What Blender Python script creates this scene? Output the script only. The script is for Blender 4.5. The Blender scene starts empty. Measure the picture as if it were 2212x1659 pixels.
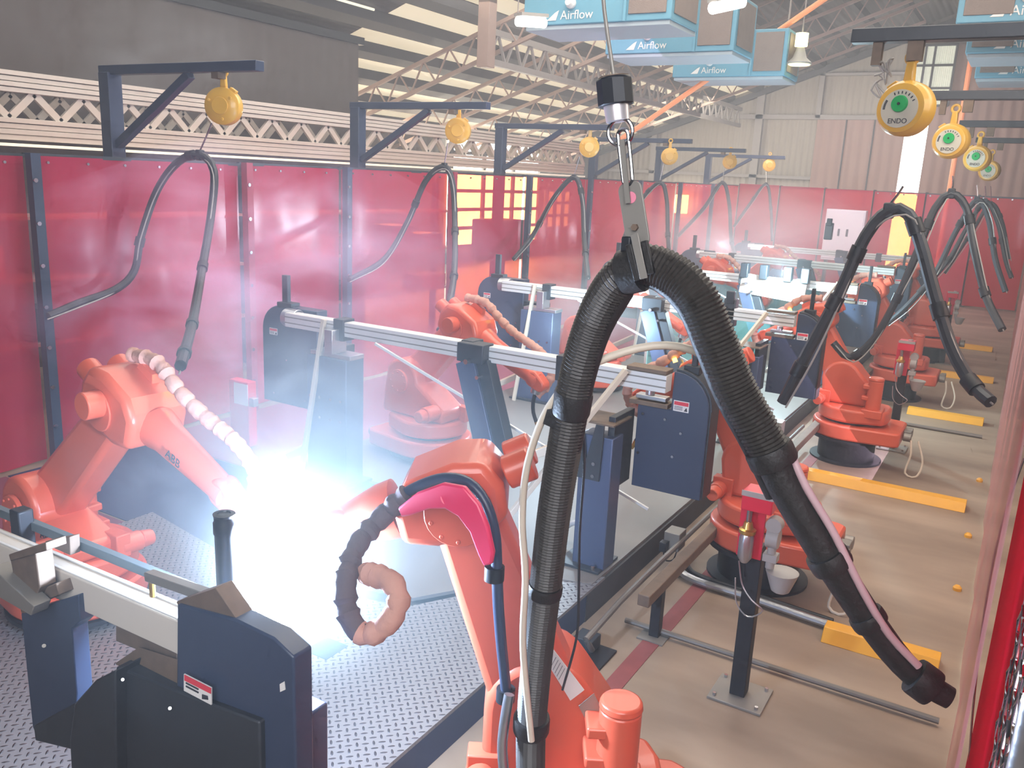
import bpy, bmesh, math, random
from mathutils import Vector, Matrix, Quaternion
random.seed(7)
PI = math.pi
S = bpy.context.scene
COL = S.collection
# ------------------------------------------------------------------ camera model
CX, CY, F, H = 1106.0, 829.5, 1843.294, 2.6
DX = Vector((0.85556967, 0.16131998, -0.49191097))
DY = Vector((0.51553276, -0.17889078, 0.8379881))
DZ = Vector((0.04718589, -0.97055343, -0.23621926))
EYE = Vector((0, 0, H))
def ray(px, py):
    v = Vector((px - CX, py - CY, F))
    return Vector((DX.dot(v), DY.dot(v), DZ.dot(v))).normalized()
def at(px, py, x=None, y=None, z=None):
    d = ray(px, py)
    if x is not None: t = x / d.x
    elif y is not None: t = y / d.y
    else: t = (z - H) / d.z
    return EYE + d * t
cam = bpy.data.cameras.new('camera'); camo = bpy.data.objects.new('camera', cam); COL.objects.link(camo)
cam.sensor_width = 36; cam.lens = F / 2212 * 36; cam.clip_start = .05; cam.clip_end = 200
ex = Vector((DX.x, DY.x, DZ.x)); eyv = -Vector((DX.y, DY.y, DZ.y)); ez = -Vector((DX.z, DY.z, DZ.z))
camo.matrix_world = Matrix(((ex.x, eyv.x, ez.x, 0), (ex.y, eyv.y, ez.y, 0), (ex.z, eyv.z, ez.z, H), (0, 0, 0, 1)))
S.camera = camo
# ------------------------------------------------------------------ materials
def mat(name, col, rough=.5, metal=0., var=.12, vs=8., bump=0., bs=60., emit=0., ecol=None, coat=0.):
    m = bpy.data.materials.new(name); m.use_nodes = True; nt = m.node_tree; b = nt.nodes['Principled BSDF']
    tc = nt.nodes.new('ShaderNodeTexCoord'); n = nt.nodes.new('ShaderNodeTexNoise'); n.inputs['Scale'].default_value = vs; n.inputs['Detail'].default_value = 4
    nt.links.new(tc.outputs['Object'], n.inputs['Vector'])
    mx = nt.nodes.new('ShaderNodeMix'); mx.data_type = 'RGBA'
    mx.inputs[6].default_value = (*[c * (1 - var) for c in col], 1); mx.inputs[7].default_value = (*[min(1, c * (1 + var)) for c in col], 1)
    nt.links.new(n.outputs['Fac'], mx.inputs[0]); nt.links.new(mx.outputs[2], b.inputs['Base Color'])
    b.inputs['Roughness'].default_value = rough; b.inputs['Metallic'].default_value = metal
    b.inputs['Coat Weight'].default_value = coat
    if bump:
        n2 = nt.nodes.new('ShaderNodeTexNoise'); n2.inputs['Scale'].default_value = bs; nt.links.new(tc.outputs['Object'], n2.inputs['Vector'])
        bp = nt.nodes.new('ShaderNodeBump'); bp.inputs['Strength'].default_value = bump; bp.inputs['Distance'].default_value = .01
        nt.links.new(n2.outputs['Fac'], bp.inputs['Height']); nt.links.new(bp.outputs[0], b.inputs['Normal'])
    if emit:
        b.inputs['Emission Color'].default_value = (*(ecol or col), 1); b.inputs['Emission Strength'].default_value = emit
    return m
ORANGE = mat('robot_orange', (.74, .125, .065), .35, coat=.3, var=.08)
PINKO = mat('hose_guide_magenta', (.78, .04, .13), .4, coat=.2, var=.08)
BLACK = mat('black_paint', (.018, .02, .026), .45)
NAVY = mat('navy_black_sheet', (.042, .058, .105), .34, var=.08, vs=3)
STEELBLK = mat('dark_steel', (.05, .055, .065), .42, .3)
SILVER = mat('bare_steel', (.62, .63, .66), .3, .9, bump=.1)
CHROME = mat('chrome', (.55, .55, .57), .2, 1.)
ALU = mat('aluminium_extrusion', (.80, .80, .78), .38, .2, var=.05)
ALUW = mat('pale_aluminium', (.66, .60, .53), .55, .0, var=.06, vs=3)
RUST = mat('browned_steel', (.20, .14, .10), .6, .3, var=.3, vs=20)
RUBBER = mat('black_rubber', (.02, .018, .017), .55, bump=.2, bs=90)
CONDUIT = mat('corrugated_conduit', (.040, .034, .029), .45); COLM = mat('lit_column_sheet', (.10, .13, .23), .35, .35, var=.08)  # columns get a paler navy, the arc light put into their colour
CREAM = mat('cream_tube', (.66, .58, .47), .4)
YELLOW = mat('yellow_paint', (.85, .42, .03), .4, var=.1)
AMBER = mat('balancer_yellow', (.80, .45, .06), .32, coat=.3, var=.06)
GREEN = mat('green_dial', (.0, .42, .10), .4)
WHITE = mat('white_label', (.82, .80, .78), .5, var=.03)
REDL = mat('red_label', (.75, .05, .08), .5, var=.03)
INK = mat('dark_ink', (.04, .04, .05), .6)
GREYP = mat('grey_plate', (.30, .28, .25), .45, .4)
BLUEB = mat('air_cleaner_blue', (.15, .37, .50), .5, var=.05)
BLUEL = mat('air_cleaner_underside', (.42, .50, .56), .5, var=.05)
BROWNP = mat('brown_filter', (.25, .20, .18), .8, bump=.3, bs=120)
REDP = mat('red_enamel', (.75, .02, .06), .3, coat=.3)
BRASS = mat('brass', (.75, .5, .15), .3, .9)
SLEEVE = mat('salmon_cloth_sleeve', (.62, .33, .26), .8, bump=.4, bs=40)
SLEEVEB = mat('dark_cloth_sleeve', (.13, .10, .11), .8, bump=.4, bs=40)
SIDE = mat('platform_side', (.05, .045, .045), .5)
SIDEB = mat('platform_side_blue', (.02, .035, .11), .45)
PLASTIC = mat('clear_grey_plastic', (.40, .38, .36), .35)
BEIGECAB = mat('cabinet_beige', (.85, .82, .88), .5, var=.04)
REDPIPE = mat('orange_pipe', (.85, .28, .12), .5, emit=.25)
PRIMER = mat('primed_lattice', (.36, .25, .21), .6)
DARKPUR = mat('dark_purlin', (.055, .05, .055), .6)
TRUSSG = mat('grey_truss_steel', (.30, .27, .26), .55)
LAMPY = mat('lamp_glow_yellow', (1, .95, .5), emit=3, ecol=(1, .95, .45))
TUBEL = mat('lamp_glow_white', (1, 1, 1), emit=6, ecol=(1, .98, .92))
SPARK = mat('orange_pilot_lamp', (1, .6, .1), emit=6, ecol=(1, .65, .1))
def nodes(name):
    m = bpy.data.materials.new(name); m.use_nodes = True; nt = m.node_tree
    return m, nt, nt.nodes['Principled BSDF'], nt.nodes['Material Output']
def N(nt, t, **kw):
    n = nt.nodes.new(t)
    for k, v in kw.items(): setattr(n, k, v)
    return n
def mth(nt, op, a, b=None):
    n = nt.nodes.new('ShaderNodeMath'); n.operation = op
    for i, v in enumerate((a, b)):
        if v is None: continue
        if isinstance(v, (int, float)): n.inputs[i].default_value = v
        else: nt.links.new(v, n.inputs[i])
    return n.outputs[0]
# tread plate with alternating raised dashes
def tread():
    m, nt, b, o = nodes('tread_plate')
    tc = N(nt, 'ShaderNodeTexCoord'); mp = N(nt, 'ShaderNodeMapping'); mp.inputs['Rotation'].default_value[2] = math.radians(45); mp.inputs['Scale'].default_value = (28, 28, 28)
    nt.links.new(tc.outputs['Object'], mp.inputs[0]); sp = N(nt, 'ShaderNodeSeparateXYZ'); nt.links.new(mp.outputs[0], sp.inputs[0])
    x, y = sp.outputs[0], sp.outputs[1]
    par = mth(nt, 'MODULO', mth(nt, 'ADD', mth(nt, 'FLOOR', x), mth(nt, 'FLOOR', y)), 2.0); par = mth(nt, 'ABSOLUTE', par)
    a = mth(nt, 'SUBTRACT', mth(nt, 'FRACT', x), .5); c = mth(nt, 'SUBTRACT', mth(nt, 'FRACT', y), .5)
    ia = mth(nt, 'ADD', mth(nt, 'MULTIPLY', a, par), mth(nt, 'MULTIPLY', c, mth(nt, 'SUBTRACT', 1.0, par)))
    ic = mth(nt, 'ADD', mth(nt, 'MULTIPLY', c, par), mth(nt, 'MULTIPLY', a, mth(nt, 'SUBTRACT', 1.0, par)))
    e = mth(nt, 'ADD', mth(nt, 'POWER', mth(nt, 'ABSOLUTE', mth(nt, 'DIVIDE', ia, .46)), 2.0), mth(nt, 'POWER', mth(nt, 'ABSOLUTE', mth(nt, 'DIVIDE', ic, .15)), 2.0))
    h = mth(nt, 'MAXIMUM', mth(nt, 'SUBTRACT', 1.0, e), 0.0)
    bp = N(nt, 'ShaderNodeBump'); bp.inputs['Strength'].default_value = 1; bp.inputs['Distance'].default_value = .01
    nt.links.new(h, bp.inputs['Height']); nt.links.new(bp.outputs[0], b.inputs['Normal'])
    mx = N(nt, 'ShaderNodeMix', data_type='RGBA'); mx.inputs[6].default_value = (.27, .26, .27, 1); mx.inputs[7].default_value = (.14, .13, .14, 1)
    nt.links.new(mth(nt, 'MINIMUM', mth(nt, 'MULTIPLY', h, 2.0), 1.0), mx.inputs[0]); nt.links.new(mx.outputs[2], b.inputs['Base Color'])
    b.inputs['Roughness'].default_value = .42; b.inputs['Metallic'].default_value = .35
    return m
TREAD = tread()
def concrete():
    m, nt, b, o = nodes('stained_concrete')
    tc = N(nt, 'ShaderNodeTexCoord'); mp = N(nt, 'ShaderNodeMapping'); mp.inputs['Scale'].default_value = (.5, 1.6, 1); nt.links.new(tc.outputs['Object'], mp.inputs[0])
    n1 = N(nt, 'ShaderNodeTexNoise'); n1.inputs['Scale'].default_value = 1.3; n1.inputs['Detail'].default_value = 8; nt.links.new(mp.outputs[0], n1.inputs['Vector'])
    cr = N(nt, 'ShaderNodeValToRGB'); cr.color_ramp.elements[0].position = .3; cr.color_ramp.elements[0].color = (.23, .165, .12, 1); cr.color_ramp.elements[1].position = .7; cr.color_ramp.elements[1].color = (.43, .33, .245, 1)
    nt.links.new(n1.outputs['Fac'], cr.inputs[0]); nt.links.new(cr.outputs[0], b.inputs['Base Color'])
    b.inputs['Roughness'].default_value = .45
    return m
CONC = concrete()
def deckm():
    m = mat('smooth_deck', (.21, .19, .175), .5, .15, var=.18, vs=2.5, bump=.05); return m
DECK = deckm()
def corrug(name, c1, c2, scale, axis='X', rough=.6):
    m, nt, b, o = nodes(name)
    tc = N(nt, 'ShaderNodeTexCoord'); w = N(nt, 'ShaderNodeTexWave'); w.bands_direction = axis; w.inputs['Scale'].default_value = scale; nt.links.new(tc.outputs['Object'], w.inputs['Vector'])
    n1 = N(nt, 'ShaderNodeTexNoise'); n1.inputs['Scale'].default_value = .35; n1.inputs['Detail'].default_value = 5; nt.links.new(tc.outputs['Object'], n1.inputs['Vector'])
    mx = N(nt, 'ShaderNodeMix', data_type='RGBA'); mx.inputs[6].default_value = (*c1, 1); mx.inputs[7].default_value = (*c2, 1); nt.links.new(n1.outputs['Fac'], mx.inputs[0])
    nt.links.new(mx.outputs[2], b.inputs['Base Color']); bp = N(nt, 'ShaderNodeBump'); bp.inputs['Strength'].default_value = .5; bp.inputs['Distance'].default_value = .05
    nt.links.new(w.outputs['Fac'], bp.inputs['Height']); nt.links.new(bp.outputs[0], b.inputs['Normal']); b.inputs['Roughness'].default_value = rough
    return m
WALLB = corrug('corrugated_beige', (.29, .25, .215), (.38, .33, .28), 1.6)
WALLP = corrug('corrugated_pinkbrown', (.30, .18, .15), (.36, .23, .20), 1.0)
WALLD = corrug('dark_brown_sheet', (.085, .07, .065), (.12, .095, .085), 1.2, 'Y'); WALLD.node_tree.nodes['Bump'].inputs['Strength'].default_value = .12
def skyroof():
    m, nt, b, o = nodes('translucent_roof_sheet')
    tc = N(nt, 'ShaderNodeTexCoord'); n1 = N(nt, 'ShaderNodeTexNoise'); n1.inputs['Scale'].default_value = .5; n1.inputs['Detail'].default_value = 3; nt.links.new(tc.outputs['Object'], n1.inputs['Vector'])
    mx = N(nt, 'ShaderNodeMix', data_type='RGBA'); mx.inputs[6].default_value = (.50, .40, .26, 1); mx.inputs[7].default_value = (.86, .76, .55, 1); nt.links.new(n1.outputs['Fac'], mx.inputs[0])
    b.inputs['Base Color'].default_value = (.5, .45, .35, 1); nt.links.new(mx.outputs[2], b.inputs['Emission Color']); b.inputs['Emission Strength'].default_value = 1.0
    return m
SKYR = skyroof()
def glow(name, col, s):
    m, nt, b, o = nodes(name); nt.nodes.remove(b); e = N(nt, 'ShaderNodeEmission'); e.inputs[0].default_value = (*col, 1); e.inputs[1].default_value = s; nt.links.new(e.outputs[0], o.inputs[0]); return m
DAY = glow('daylight_pane', (1, .95, .8), 16)
DAYW = glow('daylight_slit', (1, .98, .92), 9)
DAYS = glow('daylight_sheet', (.95, .9, .7), 1.3)
def curtain(name, col, tcol, tr, dr=.35):
    m, nt, b, o = nodes(name); nt.nodes.remove(b)
    t = N(nt, 'ShaderNodeBsdfTransparent'); t.inputs[0].default_value = (*tcol, 1)
    d = N(nt, 'ShaderNodeBsdfDiffuse'); d.inputs[0].default_value = (*col, 1)
    tl = N(nt, 'ShaderNodeBsdfTranslucent'); tl.inputs[0].default_value = (*col, 1)
    g = N(nt, 'ShaderNodeBsdfGlossy'); g.inputs['Roughness'].default_value = .22; g.inputs[0].default_value = (1, .9, .95, 1)
    tc = N(nt, 'ShaderNodeTexCoord'); n1 = N(nt, 'ShaderNodeTexNoise'); n1.inputs['Scale'].default_value = 1.2; n1.inputs['Detail'].default_value = 3; nt.links.new(tc.outputs['Object'], n1.inputs['Vector'])
    bp = N(nt, 'ShaderNodeBump'); bp.inputs['Strength'].default_value = .25; bp.inputs['Distance'].default_value = .03; nt.links.new(n1.outputs['Fac'], bp.inputs['Height']); nt.links.new(bp.outputs[0], g.inputs['Normal'])
    a = N(nt, 'ShaderNodeMixShader'); a.inputs[0].default_value = dr; nt.links.new(d.outputs[0], a.inputs[1]); nt.links.new(tl.outputs[0], a.inputs[2])
    c = N(nt, 'ShaderNodeMixShader'); c.inputs[0].default_value = tr; nt.links.new(a.outputs[0], c.inputs[1]); nt.links.new(t.outputs[0], c.inputs[2])
    e = N(nt, 'ShaderNodeMixShader'); e.inputs[0].default_value = .035; nt.links.new(c.outputs[0], e.inputs[1]); nt.links.new(g.outputs[0], e.inputs[2])
    nt.links.new(e.outputs[0], o.inputs[0]); return m
CURT = curtain('red_welding_vinyl', (.84, .02, .13), (1, .30, .10), .42)
CURTP = curtain('washed_pink_vinyl', (.70, .42, .42), (1, .78, .72), .62)  # pale washed pink has the sheen of the grazing view put into it
CURTR = curtain('deep_red_vinyl', (.60, .0, .02), (.8, .02, .03), .15)
TEALP = curtain('teal_polycarbonate', (.25, .55, .55), (.75, 1, .97), .8)
# ------------------------------------------------------------------ mesh helpers
def BM(): return bmesh.new()
def box(bm, c, s, R=None):
    vs = bmesh.ops.create_cube(bm, size=1)['verts']; c = Vector(c)
    for v in vs:
        p = Vector((v.co.x * s[0], v.co.y * s[1], v.co.z * s[2]))
        if R is not None: p = R @ p
        v.co = p + c
    return bm
def boxr(bm, x0, x1, y0, y1, z0, z1): return box(bm, ((x0 + x1) / 2, (y0 + y1) / 2, (z0 + z1) / 2), (abs(x1 - x0), abs(y1 - y0), abs(z1 - z0)))
def frame_of(d, up=Vector((0, 0, 1))):
    d = d.normalized()
    if abs(d.dot(up)) > .98: up = Vector((0, 1, 0))
    a = up.cross(d).normalized(); b = d.cross(a).normalized(); return d, a, b
def bar(bm, p0, p1, w, h, up=Vector((0, 0, 1))):
    p0, p1 = Vector(p0), Vector(p1); d, a, b = frame_of(p1 - p0, up); L = (p1 - p0).length
    R = Matrix((d, a, b)).transposed(); return box(bm, (p0 + p1) / 2, (L, w, h), R)
def cyl(bm, p0, p1, r0, r1=None, n=20, cap=True):
    p0, p1 = Vector(p0), Vector(p1); r1 = r0 if r1 is None else r1
    d, a, b = frame_of(p1 - p0); A = []; B = []
    for i in range(n):
        t = 2 * PI * i / n; o = a * math.cos(t) + b * math.sin(t)
        A.append(bm.verts.new(p0 + o * r0)); B.append(bm.verts.new(p1 + o * r1))
    for i in range(n):
        j = (i + 1) % n; bm.faces.new((A[i], A[j], B[j], B[i]))
    if cap: bm.faces.new(A[::-1]); bm.faces.new(B)
    return bm
def lathe(bm, p0, axis, prof, n=24):
    # prof: list of (distance along axis, radius)
    p0 = Vector(p0); d, a, b = frame_of(Vector(axis)); rings = []
    for (t, r) in prof:
        rings.append([bm.verts.new(p0 + d * t + (a * math.cos(2 * PI * i / n) + b * math.sin(2 * PI * i / n)) * max(r, 1e-4)) for i in range(n)])
    for k in range(len(rings) - 1):
        for i in range(n):
            j = (i + 1) % n; bm.faces.new((rings[k][i], rings[k][j], rings[k + 1][j], rings[k + 1][i]))
    bm.faces.new(rings[0][::-1]); bm.faces.new(rings[-1]); return bm
def crom(pts, step):
    P = [Vector(p) for p in pts]; P = [P[0] * 2 - P[1]] + P + [P[-1] * 2 - P[-2]]; out = []
    for i in range(1, len(P) - 2):
        a, b, c, d = P[i - 1:i + 3]; n = max(2, int((c - b).length / step))
        for k in range(n):
            t = k / n; out.append(.5 * ((2 * b) + (c - a) * t + (2 * a - 5 * b + 4 * c - d) * t * t + (3 * b - a - 3 * c + d) * t ** 3))
    out.append(P[-2].copy()); return out
def sweep(bm, path, rad, n=12):
    # path list of vectors, rad float or function(i, s)
    T = []
    for i in range(len(path)):
        T.append((path[min(i + 1, len(path) - 1)] - path[max(i - 1, 0)]).normalized())
    d, a, b = frame_of(T[0]); rings = []; s = 0
    for i, p in enumerate(path):
        if i:
            q = T[i - 1].rotation_difference(T[i]); a = q @ a; s += (p - path[i - 1]).length
        a = (a - T[i] * a.dot(T[i])).normalized(); b = T[i].cross(a)
        r = rad(i, s) if callable(rad) else rad
        rings.append([bm.verts.new(p + (a * math.cos(2 * PI * k / n) + b * math.sin(2 * PI * k / n)) * r) for k in range(n)])
    for k in range(len(rings) - 1):
        for i in range(n):
            j = (i + 1) % n; bm.faces.new((rings[k][i], rings[k][j], rings[k + 1][j], rings[k + 1][i]))
    bm.faces.new(rings[0][::-1]); bm.faces.new(rings[-1]); return bm
def tube(bm, pts, r, step=.05, n=10): return sweep(bm, crom(pts, step), r, n)
def prism(bm, pts, f):
    # pts 2D outline; f(u,v,side) -> 3D for side 0/1
    A = [bm.verts.new(f(u, v, 0)) for u, v in pts]; B = [bm.verts.new(f(u, v, 1)) for u, v in pts]; n = len(pts)
    bm.faces.new(A[::-1]); bm.faces.new(B)
    for i in range(n):
        j = (i + 1) % n; bm.faces.new((A[i], A[j], B[j], B[i]))
    return bm
def pxz(bm, pts, y0, y1): return prism(bm, pts, lambda u, v, s: Vector((u, y1 if s else y0, v)))
def pxy(bm, pts, z0, z1): return prism(bm, pts, lambda u, v, s: Vector((u, v, z1 if s else z0)))
def capsule(a, b, ra, rb, n=10):
    a, b = Vector(a), Vector(b); d = b - a; th = math.atan2(d.y, d.x); al = math.acos(max(-1, min(1, (ra - rb) / d.length))); out = []
    for i in range(n + 1):
        t = th + al + (2 * PI - 2 * al) * i / n; out.append((a.x + ra * math.cos(t), a.y + ra * math.sin(t)))
    for i in range(n + 1):
        t = th - al + 2 * al * i / n; out.append((b.x + rb * math.cos(t), b.y + rb * math.sin(t)))
    return out
def rrect(x0, x1, y0, y1, r, corners=(1, 1, 1, 1), n=6):
    # corner order: (x1,y1),(x0,y1),(x0,y0),(x1,y0)
    out = []
    for k, (cx, cy, a0) in enumerate(((x1, y1, 0), (x0, y1, 90), (x0, y0, 180), (x1, y0, 270))):
        if not corners[k]: out.append((cx, cy)); continue
        ox = cx - r if cx == x1 else cx + r; oy = cy - r if cy == y1 else cy + r
        for i in range(n + 1):
            t = math.radians(a0 + 90 * i / n); out.append((ox + r * math.cos(t), oy + r * math.sin(t)))
    return out
def obj(name, bm, m, parent=None, bevel=0., smooth=35, seg=2):
    bmesh.ops.recalc_face_normals(bm, faces=bm.faces); me = bpy.data.meshes.new(name); bm.to_mesh(me); bm.free()
    me.materials.append(m)
    if smooth:
        me.polygons.foreach_set('use_smooth', [True] * len(me.polygons)); me.set_sharp_from_angle(angle=math.radians(smooth))
    o = bpy.data.objects.new(name, me); COL.objects.link(o)
    if parent is not None: o.parent = parent
    if bevel:
        b = o.modifiers.new('bevel', 'BEVEL'); b.width = bevel; b.segments = seg; b.limit_method = 'ANGLE'; b.angle_limit = math.radians(40)
    return o
def tag(o, label, cat, group=None, kind=None):
    o['label'] = label; o['category'] = cat
    if group: o['group'] = group
    if kind: o['kind'] = kind
    return o
def thing(name, label, cat, loc=(0, 0, 0), rz=0, group=None):
    o = bpy.data.objects.new(name, None); o.empty_display_size = .1; COL.objects.link(o); o.location = loc; o.rotation_euler = (0, 0, rz); return tag(o, label, cat, group)
def struct(name, bm, m, parent=None, bevel=0., smooth=35):
    o = obj(name, bm, m, parent, bevel, smooth)
    if parent is None: o['kind'] = 'structure'
    return o
def children(r): return [o for o in list(COL.objects) if o.parent == r]
def dup(r, label, loc=None, off=None, rz=None, group=None):
    c = r.copy(); COL.objects.link(c); c['label'] = label
    if loc is not None: c.location = loc
    if off is not None: c.location = Vector(r.location) + Vector(off)
    if rz is not None: c.rotation_euler = (0, 0, rz)
    if group: c['group'] = group
    for ch in children(r):
        k = ch.copy(); COL.objects.link(k); k.parent = c
        for g in children(ch):
            q = g.copy(); COL.objects.link(q); q.parent = k
    return c
def text(name, s, size, m, parent, M, ext=.0008, align='CENTER'):
    cu = bpy.data.curves.new(name, 'FONT'); cu.body = s; cu.size = size; cu.extrude = ext; cu.align_x = align; cu.align_y = 'CENTER'; cu.materials.append(m)
    o = bpy.data.objects.new(name, cu); COL.objects.link(o); me = bpy.data.meshes.new_from_object(o.evaluated_get(bpy.context.evaluated_depsgraph_get())); me.materials.clear(); me.materials.append(m); bpy.data.objects.remove(o); o = bpy.data.objects.new(name, me); COL.objects.link(o); o.parent = parent; o.matrix_local = M; return o
def face_mat(p, right, up):
    right = Vector(right).normalized(); up = Vector(up).normalized(); nrm = right.cross(up).normalized(); up = nrm.cross(right)
    M = Matrix((right, up, nrm)).transposed().to_4x4(); M.translation = Vector(p); return M
ORD = ['first', 'second', 'third', 'fourth', 'fifth', 'sixth', 'seventh', 'eighth', 'ninth', 'tenth', 'eleventh', 'twelfth']
UY = [1.5, 4.95, 8.2, 11.5, 14.8, 18.0]
RY = [2.42, 5.6, 8.85, 12.1, 15.3]
HAZE, HAZE_BG, EXPO = 0.012, 0.4, 0.0
# ------------------------------------------------------------------ the setting
def zr(x): return 7.9 - .36 * abs(x + 3)
struct('floor', boxr(BM(), -20, 8, -1.5, 31, -.1, 0), CONC)
bm = BM(); prism(bm, [(-14.6, 0), (3.5, 0), (3.5, zr(3.5)), (-3, zr(-3)), (-14.6, zr(-14.6))], lambda u, v, s: Vector((u, 30.15 if s else 30, v))); struct('wall_back', bm, WALLB)
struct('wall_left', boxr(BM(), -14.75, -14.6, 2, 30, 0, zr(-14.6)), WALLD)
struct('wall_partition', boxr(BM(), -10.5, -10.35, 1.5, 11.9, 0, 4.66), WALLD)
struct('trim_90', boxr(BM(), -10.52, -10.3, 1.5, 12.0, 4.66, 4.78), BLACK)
def roofpanel(name, x0, x1, y0, y1, m, t=.06, dz=0):
    bm = BM(); prism(bm, [(x0, zr(x0) + dz), (x1, zr(x1) + dz), (x1, zr(x1) + t + dz), (x0, zr(x0) + t + dz)], lambda u, v, s: Vector((u, y1 if s else y0, v))); return struct(name, bm, m)
ROOFD = corrug('dark_roof_sheet', (.10, .095, .095), (.15, .14, .14), 2.0)
roofpanel('ceiling', -14.6, -3, 2, 12.6, ROOFD)
roofpanel('ceiling_skylight', -14.6, -8.2, 12.6, 30.1, SKYR)
roofpanel('ceiling_ridge', -8.2, -3, 12.6, 30.1, ROOFD)
roofpanel('ceiling_right', -3, 3.5, 2, 30.1, ROOFD)
for i, (xa, ya) in enumerate(((-12.6, 9.0), (-11.6, 9.0), (-11.6, 10.9), (-10.6, 10.9), (-9.6, 10.6))):
    roofpanel('window_%d' % (i + 11), xa, xa + .35, ya, ya + 1.3, DAYS, .03, -.04)
n = 1
for x in [-14.2 + .95 * k for k in range(18)]:
    if abs(x + 3) < .3: continue
    w = .26 if x < -5.2 else .12
    bm = BM(); prism(bm, [(x - w / 2, zr(x - w / 2) - .2), (x + w / 2, zr(x + w / 2) - .2), (x + w / 2, zr(x + w / 2) - .01), (x - w / 2, zr(x - w / 2) - .01)], lambda u, v, s: Vector((u, 29.9 if s else 2.2, v)))
    struct('trim_%d' % n, bm, DARKPUR); n += 1
# wall girts and posts on the back wall
for (x0, x1, z0, z1, mm) in ((-14.6, 3.4, 4.86, 5.0, TRUSSG), (-14.6, -6.5, 2.95, 3.05, TRUSSG), (-8.55, -8.3, 0, 5.9, TRUSSG), (-12.2, -12.0, 0, 4.5, TRUSSG), (-6.6, -6.45, 4.9, 6.3, TRUSSG), (-6.6, -3.9, 6.2, 6.28, TRUSSG),
                         (-2.72, -2.55, 0, 7.6, REDP if False else PRIMER), (-2.5, 3.4, 5.2, 5.45, DARKPUR), (-2.5, 3.4, 4.0, 4.12, DARKPUR), (-2.5, 3.4, 3.3, 3.42, DARKPUR)):
    struct('trim_%d' % n, boxr(BM(), x0, x1, 29.82, 30.0, z0, z1), mm); n += 1
bm = BM(); prism(bm, [(-14.6, zr(-14.6) - .35), (-3, zr(-3) - .35), (3.4, zr(3.4) - .35), (3.4, zr(3.4) - .15), (-3, zr(-3) - .15), (-14.6, zr(-14.6) - .15)], lambda u, v, s: Vector((u, 29.95 if s else 29.75, v))); struct('trim_%d' % n, bm, DARKPUR); n += 1
# sliding door and the pink-brown wall right of it
d = struct('door_1', boxr(BM(), -6.5, -3.85, 29.78, 29.9, 0, 4.85), WALLP)
for x in (-5.6, -4.75): obj('seam', boxr(BM(), x - .02, x + .02, 29.75, 29.78, 0, 4.85), DARKPUR, d)
struct('wall_back_right', boxr(BM(), -3.2, 3.4, 29.7, 29.95, 0, 7.0), WALLP)
w = struct('window_1', boxr(BM(), -3.88, -3.2, 29.86, 29.93, 0, 4.7), DAYW)
w = struct('window_2', boxr(BM(), -3.9, -2.75, 29.5, 29.6, 5.3, 6.95), corrug('translucent_wall_sheet', (.5, .5, .42), (.6, .6, .5), 6.0))
w.data.materials[0].node_tree.nodes['Principled BSDF'].inputs['Emission Color'].default_value = (.8, .85, .7, 1); w.data.materials[0].node_tree.nodes['Principled BSDF'].inputs['Emission Strength'].default_value = .55
bm = BM()
for x in (-3.92, -3.55, -3.3, -2.73): boxr(bm, x - .03, x + .03, 29.42, 29.5, 5.25, 7.0)
for z in (5.25, 5.75, 6.4, 6.97): boxr(bm, -3.92, -2.73, 29.42, 29.5, z - .03, z + .03)
obj('window_frame', bm, DARKPUR, w)
struct('window_3', boxr(BM(), -11.05, -10.6, 29.7, 29.8, 1.6, 2.25), DAY)
def sidewin(name, y0, y1, z0, z1, ny, nz, m):
    w = struct(name, boxr(BM(), -14.56, -14.5, y0, y1, z0, z1), m); bm = BM()
    for k in range(ny + 1):
        y = y0 + (y1 - y0) * k / ny; boxr(bm, -14.5, -14.42, y - .07, y + .07, z0, z1)
    for k in range(nz + 1):
        z = z0 + (z1 - z0) * k / nz; boxr(bm, -14.5, -14.43, y0, y1, z - .05, z + .05)
    obj('window_frame', bm, DARKPUR, w)
sidewin('window_4', 20.6, 25.8, .5, 3.74, 3, 6, DAY)
sidewin('window_5', 8.5, 9.1, 2.3, 2.6, 2, 2, DAY)
sidewin('window_6', 26.4, 28.2, .9, 2.2, 3, 3, DAYS)
# dim machinery seen through the vinyl at the far side
bm = BM(); boxr(bm, -9.5, -8.9, 14.3, 15.4, .95, 1.75); boxr(bm, -9.3, -9.1, 14.8, 15, 0, .95); tag(obj('control_cabinet', bm, BLACK, None, .03), 'dark control cabinet silhouetted against the bright window behind the red curtain', 'cabinet')
# ------------------------------------------------------------------ lattice girders and trusses
def lattice(p0, p1, hv, nseg, cw, ww, name, label, m, mw=None, flange=None):
    p0, p1, hv = Vector(p0), Vector(p1), Vector(hv); t = thing(name, label, 'truss', p0); q0, q1 = Vector((0, 0, 0)), p1 - p0
    up = hv.normalized()
    obj('lower_chord', bar(BM(), q0, q1, cw, cw, up), m, t); obj('upper_chord', bar(BM(), q0 + hv, q1 + hv, cw, cw, up), m, t)
    bm = BM()
    for k in range(nseg):
        a = q0.lerp(q1, k / nseg); b = q0.lerp(q1, (k + .5) / nseg) + hv; c = q0.lerp(q1, (k + 1) / nseg)
        bar(bm, a, b, ww, ww); bar(bm, b, c, ww, ww)
    obj('lattice_web', bm, mw or m, t); return t
lattice((-9, 13.9, 4.62), (-9, 29.6, 4.62), (0, 0, .52), 26, .11, .045, 'lattice_girder', 'grey lattice girder running lengthwise under the roof to the back wall', TRUSSG)
boxm = BM(); boxr(boxm, -9.12, -8.88, 13.7, 13.95, 4.5, 5.7); tag(obj('steel_post', boxm, PRIMER, None, .01), 'short brown hanger post at the near end of the long roof girder', 'post')
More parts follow.
